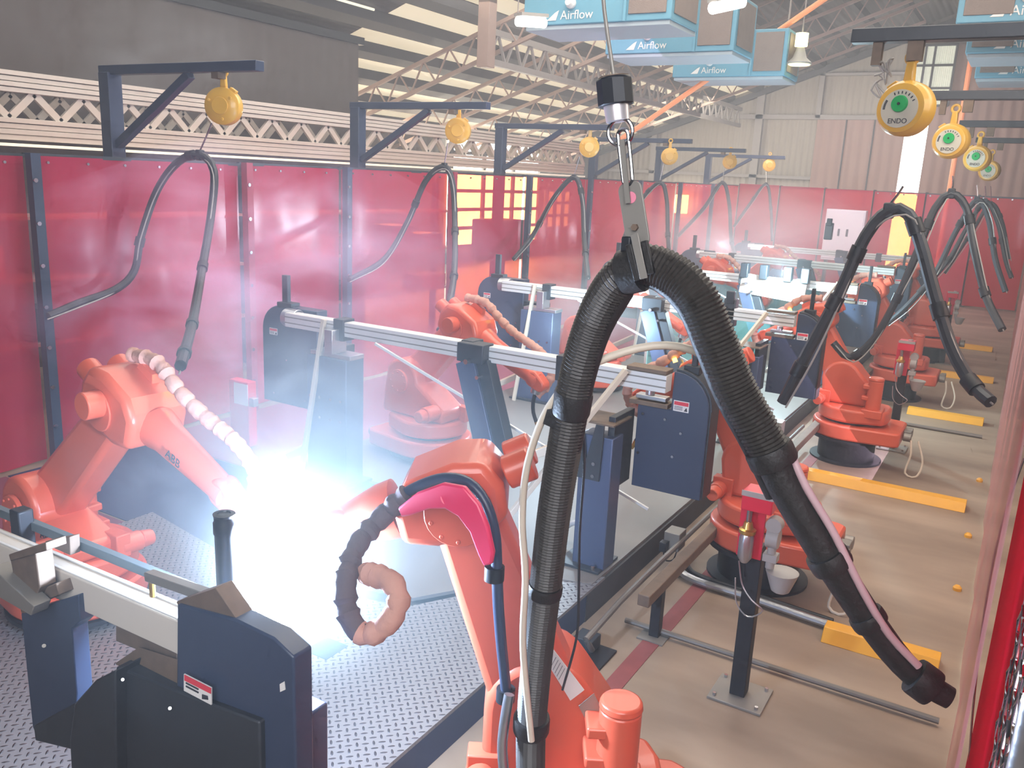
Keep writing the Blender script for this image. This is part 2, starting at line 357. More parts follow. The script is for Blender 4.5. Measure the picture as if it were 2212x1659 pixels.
for k, y in enumerate((14.4, 17.2, 20.0, 22.8, 25.6)):
    lattice((-14.2, y, zr(-14.2) - .85), (-3.2, y, zr(-3.2) - .85), (0, 0, .5), 18, .07, .028, 'roof_truss', '%s slender primed roof truss from the partition, sloping up under the cream roof' % ORD[k], PRIMER)
# long white girder behind the curtain
t = thing('white_girder', 'long white ribbed girder with zigzag web running above the red curtains', 'girder', (-9.3, 3, 0))
def ribbed(z0, z1, y1, x):
    bm = BM(); k = 4; h = (z1 - z0) / k
    for i in range(k): boxr(bm, x - .06 - .012 * (i % 2), x + .06 + .015 * (i % 2), 0, y1, z0 + i * h + .004, z0 + (i + 1) * h - .004)
    return bm
obj('upper_flange', ribbed(3.2, 3.42, 15.6, 0), ALUW, t, .004); obj('lower_flange', ribbed(2.72, 2.95, 15.6, 0), ALUW, t, .004)
for xx, nm in ((0, 'lattice_web'), (-.45, 'lattice_web')):
    bm = BM(); y = 0
    while y < 15.3: bar(bm, (xx, y, 2.94), (xx, y + .28, 3.21), .04, .075); bar(bm, (xx, y + .28, 3.21), (xx, y + .56, 2.94), .04, .075); y += .56
    obj(nm, bm, ALUW, t)
bm = BM(); boxr(bm, -.5, -.4, 0, 15.6, 3.24, 3.36); boxr(bm, -.5, -.4, 0, 15.6, 2.75, 2.88); obj('rear_flange', bm, ALUW, t)
obj('bright_strip', boxr(BM(), .02, .1, 0, 15.6, 2.66, 2.69), mat('pale_strip', (.9, .86, .7), .5, emit=.5), t)  # thin pale strip with weak emission, a bright line under the girder
# ------------------------------------------------------------------ welding curtains
def wavy(p0, p1, z0, z1, amp=.018, nseg=26, freq=2.3):
    bm = BM(); p0, p1 = Vector(p0), Vector(p1); d = p1 - p0; L = d.length; d.normalize(); nn = Vector((-d.y, d.x)); rows = []
    for j in range(7):
        z = z0 + (z1 - z0) * j / 6; row = []
        for i in range(nseg + 1):
            s = L * i / nseg; a = amp * (math.sin(s * freq * 2.1 + p0.y) + .5 * math.sin(s * 9 + j * .2 + p0.x)) * (1.1 - .5 * j / 6)
            q = p0 + d * s + nn * a; row.append(bm.verts.new((q.x, q.y, z)))
        rows.append(row)
    for j in range(6):
        for i in range(nseg): bm.faces.new((rows[j][i], rows[j][i + 1], rows[j + 1][i + 1], rows[j + 1][i]))
    return bm
LY = [1.6, 4.05, 6.25, 7.75, 9.9, 12.0, 14.2, 16.5, 18.8, 21.1, 23.6]
wh = ['at the near end beside the first dark post', 'behind the near orange robot', 'behind the leaning grey hose', 'behind the second orange robot', 'in front of the glowing window', 'past the glowing window', 'behind the third small hoist', 'behind the fourth small hoist', 'behind the fifth small hoist', 'meeting the back curtain corner']
CTOP = 2.58
for i in range(10):
    t = thing('welding_curtain', 'red vinyl side curtain ' + wh[i], 'curtain', (0, 0, 0))
    o = obj('vinyl_sheet', wavy((-7, LY[i] + .02), (-7, LY[i + 1] - .02), .02, CTOP + .0035 * (LY[i] - 4)), CURT, t, smooth=180)
    bm = BM(); k = LY[i] + .15
    while k < LY[i + 1]: cyl(bm, (-6.96, k, CTOP - .05 + .0035 * (LY[i] - 4)), (-6.94, k, CTOP - .05 + .0035 * (LY[i] - 4)), .012, n=8); k += .35
    obj('eyelet', bm, CHROME, t)
for i in range(10):
    t = thing('curtain_post', '%s dark post from the near end carrying the red side curtain' % ORD[i], 'post', (-6.9, LY[i], 0))
    zt = CTOP + .02 + .0035 * (LY[i] - 4)
    obj('upright', boxr(BM(), -.04, .04, -.04, .04, 0, zt), [NAVY, mat('post_red', (.35, .04, .08), .5)][i == 2 or i == 4], t)
    bm = BM()
    for k in range(7): cyl(bm, (.04, -.02, .35 + .34 * k), (.055, -.02, .35 + .34 * k), .018, n=8)
    obj('stud', bm, CHROME, t)
    bar_b = BM(); boxr(bar_b, -.15, -.11, 0, LY[i + 1] - LY[i], zt - .03, zt); obj('top_rail', bar_b, STEELBLK, t)
XB = [-7, -5.9, -4.75, -3.55, -2.35, -1.2, -.02]
wb = ['at the far left corner', 'left of the beige cabinet', 'behind the beige cabinet', 'right of the beige cabinet', 'below the bright door gap', 'at the far end beside the aisle sheet']
CBT = 2.70
for i in range(6):
    t = thing('welding_curtain', 'red vinyl back curtain ' + wb[i], 'curtain', (0, 0, 0), group=None)
    obj('vinyl_sheet', wavy((XB[i] + .02, 23.6), (XB[i + 1] - .02, 23.6), .05, CBT - .012 * (i)), CURT if i < 5 else curtain('far_red_vinyl', (.62, .02, .04), (.9, .05, .04), .2), t, smooth=180)
    bm = BM(); k = XB[i] + .1
    while k < XB[i + 1] and i > 2: cyl(bm, (k, 23.56, CBT - .08), (k, 23.54, CBT - .08), .02, n=8); k += .3
    if i > 2: obj('eyelet', bm, CHROME, t)
    else: bm.free()
    t = thing('curtain_post', '%s slim post of the back curtain from the far corner' % ORD[i], 'post', (XB[i], 23.72, 0)); obj('upright', boxr(BM(), -.03, .03, -.03, .03, 0, CBT), STEELBLK, t); obj('base_plate', boxr(BM(), -.08, .08, -.08, .08, 0, .015), STEELBLK, t)
bm = BM(); boxr(bm, -7, 0, 23.66, 23.7, 2.64, 2.68); tag(obj('curtain_rail', bm, STEELBLK), 'thin dark rail along the top of the far back curtains', 'rail')
# near right: clear strip coloured in its washed grazing-view pink, red vinyl and chain link beside the camera
t = thing('aisle_curtain', 'clear vinyl curtain in the washed pink of a grazing view, along the right aisle side', 'curtain', (0, 0, 0))
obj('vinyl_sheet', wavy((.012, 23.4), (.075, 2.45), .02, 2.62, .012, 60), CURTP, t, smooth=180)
obj('top_rail', boxr(BM(), .02, .05, 2.5, 23.4, 2.64, 2.68), STEELBLK, t)
t = thing('aisle_curtain', 'deep red vinyl curtain at the lower right beside the chain link fence', 'curtain', (0, 0, 0))
bm = wavy((.122, 3.55), (.118, 1.4), .02, 2.3, .004, 20); obj('vinyl_sheet', bm, CURTR, t, smooth=180)
obj('edge_binding', tube(BM(), [at(2092, 1659, y=3.4), at(2105, 1500, y=3.45), at(2130, 1300, y=3.5), at(2165, 1130, y=3.55), at(2212, 990, y=3.6)], .004), CHROME, t)
t = thing('chain_link_fence', 'galvanised chain link fence panel at the lower right corner', 'fence', (0, 0, 0))
bm = BM()
for k in range(13):
    y0 = .98 + k * .05
    for s in (1, -1):
        tube(bm, [(.088 + .005 * ((j + k) % 2), y0 + s * (.025 if (j % 2) else -.025), .3 + j * .05) for j in range(34)], .0022, step=.1, n=5)
obj('wire_mesh', bm, CHROME, t)
obj('frame_tube', cyl(BM(), (.088, .95, 0), (.088, .95, 2.1), .02), SILVER, t)
# ------------------------------------------------------------------ platforms
t = thing('tread_platform', 'near platform of patterned steel tread plate under the welding arc', 'platform', (0, 0, 0))
TP = [(-4.95, .7), (-1.93, .7), (-1.93, 4.55), (-2.27, 4.23), (-2.69, 3.53), (-3.5, 3.3), (-4.95, 3.55)]
obj('deck_plate', pxy(BM(), TP, .18, .2), TREAD, t)
obj('side_beam', boxr(BM(), -2.0, -1.935, .7, 4.3, 0.0, .18), SIDEB, t)
obj('deck_socket', boxr(BM(), -2.83, -2.68, 2.86, 3.02, .2, .203), mat('socket_shadow', (.02, .05, .07), .7), t)
t = thing('steel_platform', 'long smooth grey platform carrying the rows of fixtures to the back', 'platform', (0, 0, 0))
SP = [(-1.95, 4.4), (-1.93, 21.5), (-4.9, 21.5), (-4.9, 4.97), (-3.75, 4.95), (-3.45, 3.5), (-2.72, 3.62), (-2.29, 4.3)]
obj('deck_plate', pxy(BM(), SP, .184, .205), DECK, t)
obj('side_beam', boxr(BM(), -2.0, -1.93, 4.3, 21.5, 0, .184), SIDE, t)
obj('front_skirt', boxr(BM(), -4.9, -3.75, 4.97, 5.02, 0, .184), SIDEB, t)
t = struct('floor_marking', boxr(BM(), -1.56, -1.46, 2.5, 22, 0.001, .004), mat('worn_red_line', (.28, .07, .07), .6, var=.3))

struct('floor_dark_area', boxr(BM(), -6.9, -3.6, 3.62, 4.94, .001, .006), SIDEB)  # flat navy area laid over the floor between the two decks
struct('floor_strip', boxr(BM(), -6.9, -4.98, 1.6, 3.6, .001, .005), mat('dusty_floor_strip', (.22, .05, .09), .6))  # reddish area laid over the floor beside the side curtain
struct('floor_strip', boxr(BM(), -6.9, -4.98, 4.96, 22, .001, .005), mat('reddish_floor_strip_b', (.32, .09, .14), .6))  # same reddish area, a little pinker, continued to the back
# shelving seen dimly through the side curtain
REDB = mat('rack_box_red', (.55, .16, .12), .6); RACKB = mat('rack_beam', (.4, .2, .18), .6)
for k in range(2):
    t = thing('storage_rack', '%s storage rack showing faintly through the red side curtain' % ORD[k], 'rack', (-8.4, 3.2 + 4.6 * k, 0))
    for y in (0, 2.1, 4.2): obj('rack_upright', boxr(BM(), -.4, -.32, y, y + .08, 0, 2.45), NAVY, t)
    for z in (.75, 1.4, 2.0): obj('rack_shelf', boxr(BM(), -.4, .1, 0, 4.28, z - .03, z), RACKB, t)
    rr = random.Random(k); n_ = 0
    for z in (.75, 1.4):
        y = .2
        while y < 3.8:
            w = rr.uniform(.3, .7); h = rr.uniform(.2, .48)
            if rr.random() < .65: o = tag(obj('storage_bin', boxr(BM(), 0, .4, 0, w, 0, h), REDB if rr.random() < .6 else NAVY, None, .01), 'dim storage bin on a rack behind the red side curtain', 'bin', 'bins on the racks behind the red curtain'); o.location = (-8.75, 3.2 + 4.6 * k + y, z)
            y += w + .15
# ------------------------------------------------------------------ robots  (local +X = forward, Z up)
def make_robot(name, label, loc, yaw, Sh, E, W, detail=0, arm_t=.10, dress=True, tilt=None, twist=0., big=1., hs=1.):
    t = thing('welding_robot', label, 'robot', loc, yaw, None)
    o = obj('pedestal', lathe(BM(), (0, 0, 0), (0, 0, 1), [(0, .34), (.02, .34), (.02, .27), (.23, .27), (.23, .36), (.255, .36)], 32), BLACK, t)
    pts = [(.0 + .35 * math.cos(a), .35 * math.sin(a)) for a in [math.radians(-95 + 190 * i / 20) for i in range(21)]] + [(-.45, .30), (-.5, .26), (-.5, -.26), (-.45, -.30)]
    o = obj('base_plate', pxy(BM(), pts, .258, .40), ORANGE, t, .018)
    bm = BM(); cyl(bm, (-.51, -.16, .33), (-.57, -.16, .33), .045); cyl(bm, (-.51, .06, .33), (-.58, .06, .33), .04); boxr(bm, -.57, -.5, -.1, 0, .29, .37); obj('connector_block', bm, GREYP, o, .005)
    obj('slew_seal', cyl(BM(), (0, 0, .40), (0, 0, .425), .25, n=28), BLACK, o)
    pts = [(.0 + .31 * math.cos(a), .31 * math.sin(a)) for a in [math.radians(-110 + 220 * i / 20) for i in range(21)]] + [(-.33, .2), (-.36, .1), (-.36, -.1), (-.33, -.2)]
    tr = obj('turret', pxy(BM(), pts, .425, .56), ORANGE, t, .025, seg=3)
    sx, sz = Sh
    pts = [(-.22 + min(0, sx), .56), (.27, .56), (.29, .66)] + [(sx + .19 * math.cos(a), sz + .19 * math.sin(a)) for a in [math.radians(0 + 150 * i / 10) for i in range(11)]] + [(-.20 + min(0, sx), .74)]
    bd = obj('shoulder_housing', pxz(BM(), pts, -.19, .10), ORANGE, t, .03, seg=3)
    bm = BM(); cyl(bm, (-.21, .17, .52), (-.21, .17, .86), .07, n=24); cyl(bm, (-.21, .17, .86), (-.21, .17, .89), .074, .068, n=24); boxr(bm, -.31, -.12, .06, .27, .50, .58); boxr(bm, -.25, -.10, .04, .22, .66, .70); boxr(bm, -.25, -.10, .04, .22, .77, .81); obj('slew_motor', bm, ORANGE, t, .008)
    bm = BM(); cyl(bm, (.20, -.19, .66), (.20, -.33, .66), .065, n=22); cyl(bm, (.20, -.33, .66), (.20, -.40, .655), .055, .05, n=22); obj('shoulder_motor', bm, ORANGE, t, .008)
    bm = BM(); cyl(bm, (.29, .08, .60), (.29, .20, .60), .055, n=20); cyl(bm, (.29, .20, .60), (.29, .27, .595), .05, .042, n=20); boxr(bm, .2, .34, .04, .12, .55, .68); obj('balance_motor', bm, ORANGE, t, .006)
    bm = BM(); cyl(bm, (sx, -.20, sz), (sx, -.225, sz), .10, n=24)
    for k in range(8): cyl(bm, (sx + .08 * math.cos(k * PI / 4), -.225, sz + .08 * math.sin(k * PI / 4)), (sx + .08 * math.cos(k * PI / 4), -.235, sz + .08 * math.sin(k * PI / 4)), .009, n=6)
    obj('shoulder_cover', bm, ORANGE, bd, .004)
    ya, yb = -.06, -.06 - arm_t - .06
    la = obj('lower_arm', pxz(BM(), capsule(Sh, E, .15 * big, .105 * big, 12), -.085, .085), ORANGE, t, .03, seg=3)
    e = Vector((E[0], 0, E[1])); w = Vector((W[0], 0, W[1])); d = (w - e).normalized(); n = Vector((-d.z, 0, d.x))
    # elbow housing: block behind and above the elbow with motors; then tapered forearm tube
    def q(u, v, y): p = e + d * u + n * v; return Vector((p.x, y, p.z))
    L = (w - e).length
    hp = [(-.17, -.10), (-.19, .03), (-.15, .13), (-.03, .16), (.16, .14), (.24, .06), (.25, -.09), (.12, -.14), (-.08, -.14)]
    hp = [(u * hs, v * hs) for u, v in hp]
    eh = obj('elbow_housing', prism(BM(), hp, lambda u, v, s: q(u, v, .15 if s else -.15)), ORANGE, t, .035 * hs, seg=3)
    bm = BM()
    for yy in (-.075, .075): cyl(bm, q(-.17, .04, yy), q(-.26, .05, yy), .055, n=20)
    cyl(bm, q(.0, .02, -.15), q(.0, .02, -.24), .065, n=20); obj('elbow_motor', bm, ORANGE, t, .006)
    bm = BM(); cyl(bm, q(.0, -.02, .15), q(.0, -.02, .165), .11, n=24)
    for k in range(10): cyl(bm, q(.09 * math.cos(k * PI / 5), -.02 + .09 * math.sin(k * PI / 5), .165), q(.09 * math.cos(k * PI / 5), -.02 + .09 * math.sin(k * PI / 5), .175), .008, n=6)
    cyl(bm, q(0, -.02, -.15), q(0, -.02, -.16), .10, n=24); obj('joint_cover', bm, ORANGE, eh, .003)
    fa = obj('forearm', lathe(BM(), q(.22, 0, 0), d, [(0, .10), (.05, .095), (.10, .082), (L - .30, .062), (L - .24, .066), (L - .22, .05)], 22), ORANGE, t)
    wr = obj('wrist', prism(BM(), capsule((L - .05, 0), (L + .03, -.01), .065, .05, 10), lambda u, v, s: q(u, v, .05 if s else -.05)), ORANGE, t, .015)
    obj('wrist_flange', cyl(BM(), q(L, -.05, 0), q(L + .01, -.10, 0), .04, n=18), SILVER, wr)
    tp = [q(L + .01, -.10, 0), q(L + .03, -.18, 0), q(L + .07, -.25, 0), q(L + .13, -.30, 0)]
    to = obj('torch', tube(BM(), tp, .016, .03, 10), BLACK, t); obj('torch_nozzle', cyl(BM(), tp[-1], tp[-1] + (tp[-1] - tp[-2]).normalized() * .07, .017, .012, 14), BRASS, to)
    if dress:
        p = [q(-.12, .18, .05), q(.06, .24, .06), q(.25, .20, .06), q(.42, .17, .08), q(L - .15, .17, .09), q(L, .10, .1), q(L + .04, -.02, .07), q(L + .02, -.12, .02)]
        cp = crom(p, .016); obj('sleeved_cable', sweep(BM(), cp, lambda i, s: .034 + .0035 * math.sin(i * 2.4) + .003 * math.sin(i * 5.1 + 1) + .002 * math.sin(i * 1.3), 12), SLEEVE, t)
        obj('cable_bracket', prism(BM(), [(-.06, .12), (.10, .12), (.08, .19), (-.02, .2)], lambda u, v, s: q(u, v, .07 if s else .03)), ORANGE, eh)
        obj('pilot_lamp', cyl(BM(), q(.2, .16, .1), q(.2, .19, .1), .016, n=10), SPARK, eh)
    return t, q
RS, RE, RW = (.12, .80), (.44, 1.36), (.98, 1.10)
bays = ['nearest fixture bay', 'second fixture bay', 'third fixture bay', 'fourth fixture bay', 'last fixture bay']
# aisle row, facing -X
r1, _ = make_robot('r', 'orange welding robot behind the regulator stand, its pink lit arm behind the big hose', (-1.25, RY[1], 0), PI, RS, RE, RW)
rl = ['orange welding robot whose rounded base faces the aisle, before the two yellow floor covers', 'hazy red welding robot behind the second regulator post', 'small orange welding robot at the far end of the aisle row']
for k in range(3):
    dup(r1, rl[k], loc=((-1.25, -1.22, -1.2)[k], RY[k + 2], 0))
# near robot of the aisle row: reaches over the tread platform into the arc
Bx, By = -1.12, 2.40
Wp = at(705, 1140, y=1.98); yaw0 = math.atan2(Wp.y - By, Wp.x - Bx)
def rz(p): return (math.hypot(p.x - Bx, p.y - By), p.z)
Ep = at(1010, 1035, y=2.30)
r0, q0 = make_robot('r', 'large near orange welding robot with a magenta hose guide, reaching into the arc', (Bx, By, 0), yaw0, (.10, .84), rz(Ep), rz(Wp), dress=False, big=1.05, hs=.84)
R0M = Matrix.Translation((Bx, By, 0)) @ Matrix.Rotation(yaw0, 4, 'Z'); R0I = R0M.inverted()
def L0(p): return R0I @ Vector(p)
for o_ in children(r0):
    if o_.name.startswith('slew_motor'): o_.location = (.05, .0, .07)
# magenta arched hose guide standing off the arm, facing the viewer
def strip(pts_px, w_px, yy, thick):
    C = crom([Vector((p[0], p[1], 0)) for p in pts_px], 14); A = []; Bq = []
    for i in range(len(C)):
        tt = (C[min(i + 1, len(C) - 1)] - C[max(i - 1, 0)]).normalized(); nn = Vector((-tt.y, tt.x, 0)); w = w_px(i / (len(C) - 1)) / 2
        A.append(C[i] + nn * w); Bq.append(C[i] - nn * w)
    return A, Bq
gp = [(858, 1098), (900, 1064), (955, 1044), (1000, 1052), (1032, 1090), (1052, 1140), (1064, 1195), (1060, 1220), (1044, 1224), (1032, 1200), (1013, 1150), (988, 1117), (960, 1100), (925, 1100), (885, 1114), (866, 1118)]
bm = BM(); prism(bm, gp, lambda u, v, s: L0(at(u, v, y=1.90) + Vector((0, .02 * s, 0))))
hg = obj('hose_guide', bm, PINKO, r0, .006)
obj('guide_bracket', cyl(BM(), L0(at(968, 1075, y=1.91)), L0(at(985, 1060, y=2.25)), .022), PINKO, hg)
hose_px = [(800, 1145, 1.99), (850, 1085, 1.99), (900, 1052, 2.0), (960, 1033, 2.0), (1012, 1043, 2.0), (1048, 1085, 2.0), (1068, 1150, 2.0), (1073, 1220, 2.0), (1076, 1300, 2.0), (1082, 1380, 2.02), (1088, 1440, 2.05), (1094, 1500, 2.08)]
hp = [L0(at(a, b, y=c)) for a, b, c in hose_px]
obj('arm_hose', tube(BM(), hp, .017, .02, 12), NAVY, r0)
sl = [(880, 1068, 1.985), (822, 1120, 1.95), (770, 1180, 1.85), (748, 1250, 1.76), (752, 1325, 1.72), (785, 1370, 1.72), (832, 1352, 1.74), (860, 1305, 1.76), (850, 1262, 1.78), (818, 1245, 1.80), (790, 1238, 1.82)]
cp = crom([L0(at(a, b, y=c)) for a, b, c in sl], .014); sp_ = int(len(cp) * .60)
wob = lambda i, s: .033 + .003 * math.sin(i * 2.3) + .003 * math.sin(i * 4.7 + 1)
obj('sleeved_cable', sweep(BM(), cp[:sp_], wob, 12), SLEEVEB, r0); obj('sleeved_cable', sweep(BM(), cp[sp_ - 1:], wob, 12), SLEEVE, r0)
for (a, b) in ((1068, 1238), (1092, 1500)):
    p = at(a, b, y=2.0 if b < 1300 else 2.08); obj('hose_cuff', cyl(BM(), L0(p + Vector((0, 0, .022))), L0(p - Vector((0, 0, .022))), .03), BLACK, r0)
# notes and plates on the near robot
def quad(ps, name, m, parent, L=lambda p: p, th=.002):
    bm = BM(); ps = [Vector(L(p)) for p in ps]; nn = (ps[1] - ps[0]).cross(ps[2] - ps[0]).normalized() * th
    A = [bm.verts.new(p - nn) for p in ps]; B = [bm.verts.new(p + nn) for p in ps]; bm.faces.new(A[::-1]); bm.faces.new(B)
    for i in range(4): bm.faces.new((A[i], A[(i + 1) % 4], B[(i + 1) % 4], B[i]))
    return obj(name, bm, m, parent, smooth=0)
# the local -Y side faces away; shoulder housing side towards camera is local +Y (yaw ~ pi)
sd = .118
def onside(px, py):  # intersect pixel ray with the near robot's viewer side plane (local y = sd)
    o = R0I @ EYE; d = R0I.to_3x3() @ ray(px, py); t = (sd - o.y) / d.y; return o + d * t
lb = quad([onside(1178, 1425), onside(1195, 1402), onside(1262, 1490), onside(1232, 1513)], 'instruction_label', WHITE, r0)
for k in range(5):
    f0 = .12 + k * .07; a = onside(1183 + 60 * f0, 1427 + 100 * f0); b = onside(1193 + 67 * f0, 1408 + 88 * f0); obj('printed_line', bar(BM(), a + Vector((0, .003, 0)), b + Vector((0, .003, 0)), .002, .001), INK, lb)
quad([onside(1250, 1525), onside(1283, 1498), onside(1300, 1530), onside(1268, 1560)], 'grey_patch', GREYP, r0)
# far row (facing +X)
def lrobot(px_s, px_e, px_w, y, label):
    s = at(*px_s, y=y); e = at(*px_e, y=y); w = at(*px_w, y=y - .1); bx = s.x + .2
    t, q = make_robot('r', label, (bx, y, 0), math.atan2(w.y - y, w.x - bx), (-.2, s.z), (math.hypot(e.x - bx, e.y - y), e.z), (math.hypot(w.x - bx, w.y - y), w.z)); return t, q, s, e, w
l0, ql, s_, e_, w_ = lrobot((110, 1085), (300, 862), (500, 1075), 2.5, 'orange welding robot beyond the near beam, its forearm slanting down into the arc')
l1, ql1, s1, e1, w1 = lrobot((895, 815), (1010, 700), (1165, 825), 5.8, 'pink lit welding robot on the far row, seen above the long silver beam')
for k in range(3):
    c = dup(l1, ['small welding robot on the far row between the third and fourth beams', 'faint welding robot on the far row lost in bluish haze', 'last faint welding robot of the far row'][k], off=(0, 3.28 * (k + 1), 0))
# ABB lettering on the first far-row robot
def lettering(t, pos, right, up, size, s='ABB'): return text('lettering', s, size, INK, t, face_mat(pos, right, up))
fe = ql(.50, .03, -.10); dd = (ql(1, 0, 0) - ql(0, 0, 0)).normalized()
lettering(l0, fe, dd, ql(0, 1, 0) - ql(0, 0, 0), .06)
lettering(l0, (.12, -.205, .70), (1, 0, 0), (0, 0, 1), .075)
# ------------------------------------------------------------------ spring balancers
def make_balancer(label, loc, rz_, big=True):
    t = thing('spring_balancer', label, 'hoist', loc, rz_, None)
    # drum axis along local -Y (dial faces -Y)
    obj('drum', lathe(BM(), (0, .085, 0), (0, -1, 0), [(0, .06), (.01, .12), (.03, .148), (.11, .15), (.125, .142), (.15, .13), (.155, .11)], 36), AMBER, t)
    obj('dial', cyl(BM(), (0, -.070, -.005), (0, -.077, -.005), .102, n=32), mat('dial_cream', (.62, .58, .48), .5) if 'dial_cream' not in bpy.data.materials else bpy.data.materials['dial_cream'], t)
    g = obj('dial_hub', cyl(BM(), (0, -.077, .02), (0, -.092, .02), .046, .042, n=28), GREEN, t); obj('hub_screw', cyl(BM(), (0, -.092, .02), (0, -.096, .02), .008, n=8), BLACK, g)
    if big: text('lettering', 'ENDO', .038, INK, t, face_mat((0, -.079, -.072), (1, 0, 0), (0, 0, 1)), .001)
    bm = BM()
    for k in range(7):
        a = math.radians(30 + k * 14); p = Vector((.085 * math.cos(a), -.078, .085 * math.sin(a) - .005)); box(bm, p, (.006, .002, .014), Matrix.Rotation(-a + PI / 2, 3, 'Y'))
        a = math.radians(150 - k * 5 + 30); p = Vector((.085 * math.cos(a), -.078, .085 * math.sin(a) - .005)); box(bm, p, (.006, .002, .012), Matrix.Rotation(-a + PI / 2, 3, 'Y'))
    obj('dial_marking', bm, INK, t)
    bm = BM(); prism(bm, [(-.03, .12), (.03, .12), (.022, .25), (-.022, .25)], lambda u, v, s: Vector((u, .02 if s else -.02, v)))
    obj('hanger_bracket', bm, AMBER, t, .008)
    bm = BM(); sweep(bm, [Vector((.032 * math.cos(a), 0, .27 + .032 * math.sin(a))) for a in [math.radians(-80 + 340 * i / 18) for i in range(19)]], .012, 10); obj('hook', bm, AMBER, t)
    bm = BM(); cyl(bm, (0, .085, 0), (0, .10, 0), .07, n=24)
    for k in range(3): a = k * 2.1 + .4; cyl(bm, (.105 * math.cos(a), .06, .105 * math.sin(a)), (.105 * math.cos(a), .09, .105 * math.sin(a)), .014, n=8)
    obj('rear_boss', bm, AMBER, t, .004)
    obj('drum_lug', box(BM(), (-.09, .02, .125), (.06, .05, .03), Matrix.Rotation(-.6, 3, 'Y')), AMBER, t, .005)
    return t
RBX = -.70; RBY = [5.4, 8.6, 11.8, 15.0]
rbp = [at(1955, 235, y=5.4), at(2054, 305, y=8.6), at(2111, 342, y=11.8), at(2137, 369, y=15.0)]
rbl = ['large yellow spring balancer with a green hub, nearest hoist over the aisle', 'hazy orange spring balancer, second hoist over the aisle', 'small yellow spring balancer, third hoist over the aisle', 'small yellow spring balancer with greenish dial, fourth hoist over the aisle']
b0 = make_balancer(rbl[0], rbp[0], math.radians(-16))
for k in range(1, 4): dup(b0, rbl[k], loc=rbp[k], rz=math.radians(-10))
lbl_ = ['yellow spring balancer hanging before the white girder, nearest of the far row', 'second small yellow balancer of the far row, beside the glowing window', 'third small yellow balancer of the far row, above the window edge', 'fourth small balancer of the far row under a thin jib arm', 'fifth small balancer of the far row', 'faint sixth balancer of the far row before the beige wall']
lpx = [(485, 230, 5.1), (990, 283, 8.6), (1273, 318, 11.8), (1446, 338, 15), (1576, 350, 18.6), (1661, 357, 21.8)]
lb_ = [dup(b0, lbl_[k], loc=at(a, b, y=c), rz=math.radians(205)) for k, (a, b, c) in enumerate(lpx)]
# crumpled plastic ties on the hoists
def crumple(label, p, m=PLASTIC):
    bm = BM(); rr = random.Random(3)
    for k in range(5):
        a = [Vector(p) + Vector((rr.uniform(-.05, .05), rr.uniform(-.03, .03), rr.uniform(-.13, .1))) for _ in range(4)]; tube(bm, a, .006, .02, 5)
    return tag(obj('cable_tie_bundle', bm, m), label, 'ties')
crumple('curled clear cable ties hanging beside the large yellow balancer', at(1905, 165, y=5.4))
# ------------------------------------------------------------------ jib arms
def make_jib(label, x, y, z, tipx, group=None):
    t = thing('jib_arm', label, 'jib', (x, y, 0), 0, group)
    obj('post', boxr(BM(), -.07, .07, -.07, .07, 0, z), NAVY, t, .006); obj('boom', boxr(BM(), -.1, tipx - x, -.045, .045, z - .02, z + .06), NAVY, t, .006)
    obj('diagonal_brace', bar(BM(), (.07, 0, z - .62), (1.08, 0, z - .03), .07, .07), NAVY, t, .004)
    obj('trolley', boxr(BM(), 1.38, 1.46, -.04, .04, z - .07, z - .02), RUST, t); return t
jl = ['nearest tall blue-black jib arm rising behind the red curtain', 'second blue-black jib arm, post standing before the bright roof', 'third jib arm, post crossing the glowing window', 'fourth thin jib arm past the glowing window', 'fifth thin jib arm before the beige wall', 'sixth thin jib arm near the far corner']
j0 = make_jib(jl[0], -7.3, 5.05, 3.33, -5.4)
for k in range(1, 6): dup(j0, jl[k], loc=(-7.3, 5.05 + 3.34 * k, 0))
# aisle side booms above the curtain line
def aisle_boom(label, x0, y, z):
    t = thing('support_boom', label, 'boom', (x0, y, z)); obj('tube', boxr(BM(), 0, 1.0, -.05, .05, 0, .075), STEELBLK, t, .006)
    obj('trolley', boxr(BM(), .30, .38, -.04, .04, -.10, 0), RUST, t); obj('trolley', boxr(BM(), .12, .17, -.03, .03, -.12, 0), RUST, t); return t
a0 = aisle_boom('dark square boom crossing the top above the large yellow balancer', at(1840, 95, y=5.4).x, 5.4, at(1840, 95, y=5.4).z)
for k in range(1, 4):
    dup(a0, ['second dark boom above the hazy orange balancer', 'third thin dark boom over the aisle', 'fourth thin dark boom over the aisle'][k - 1], loc=(rbp[k].x - .25, rbp[k].y, 3.42))
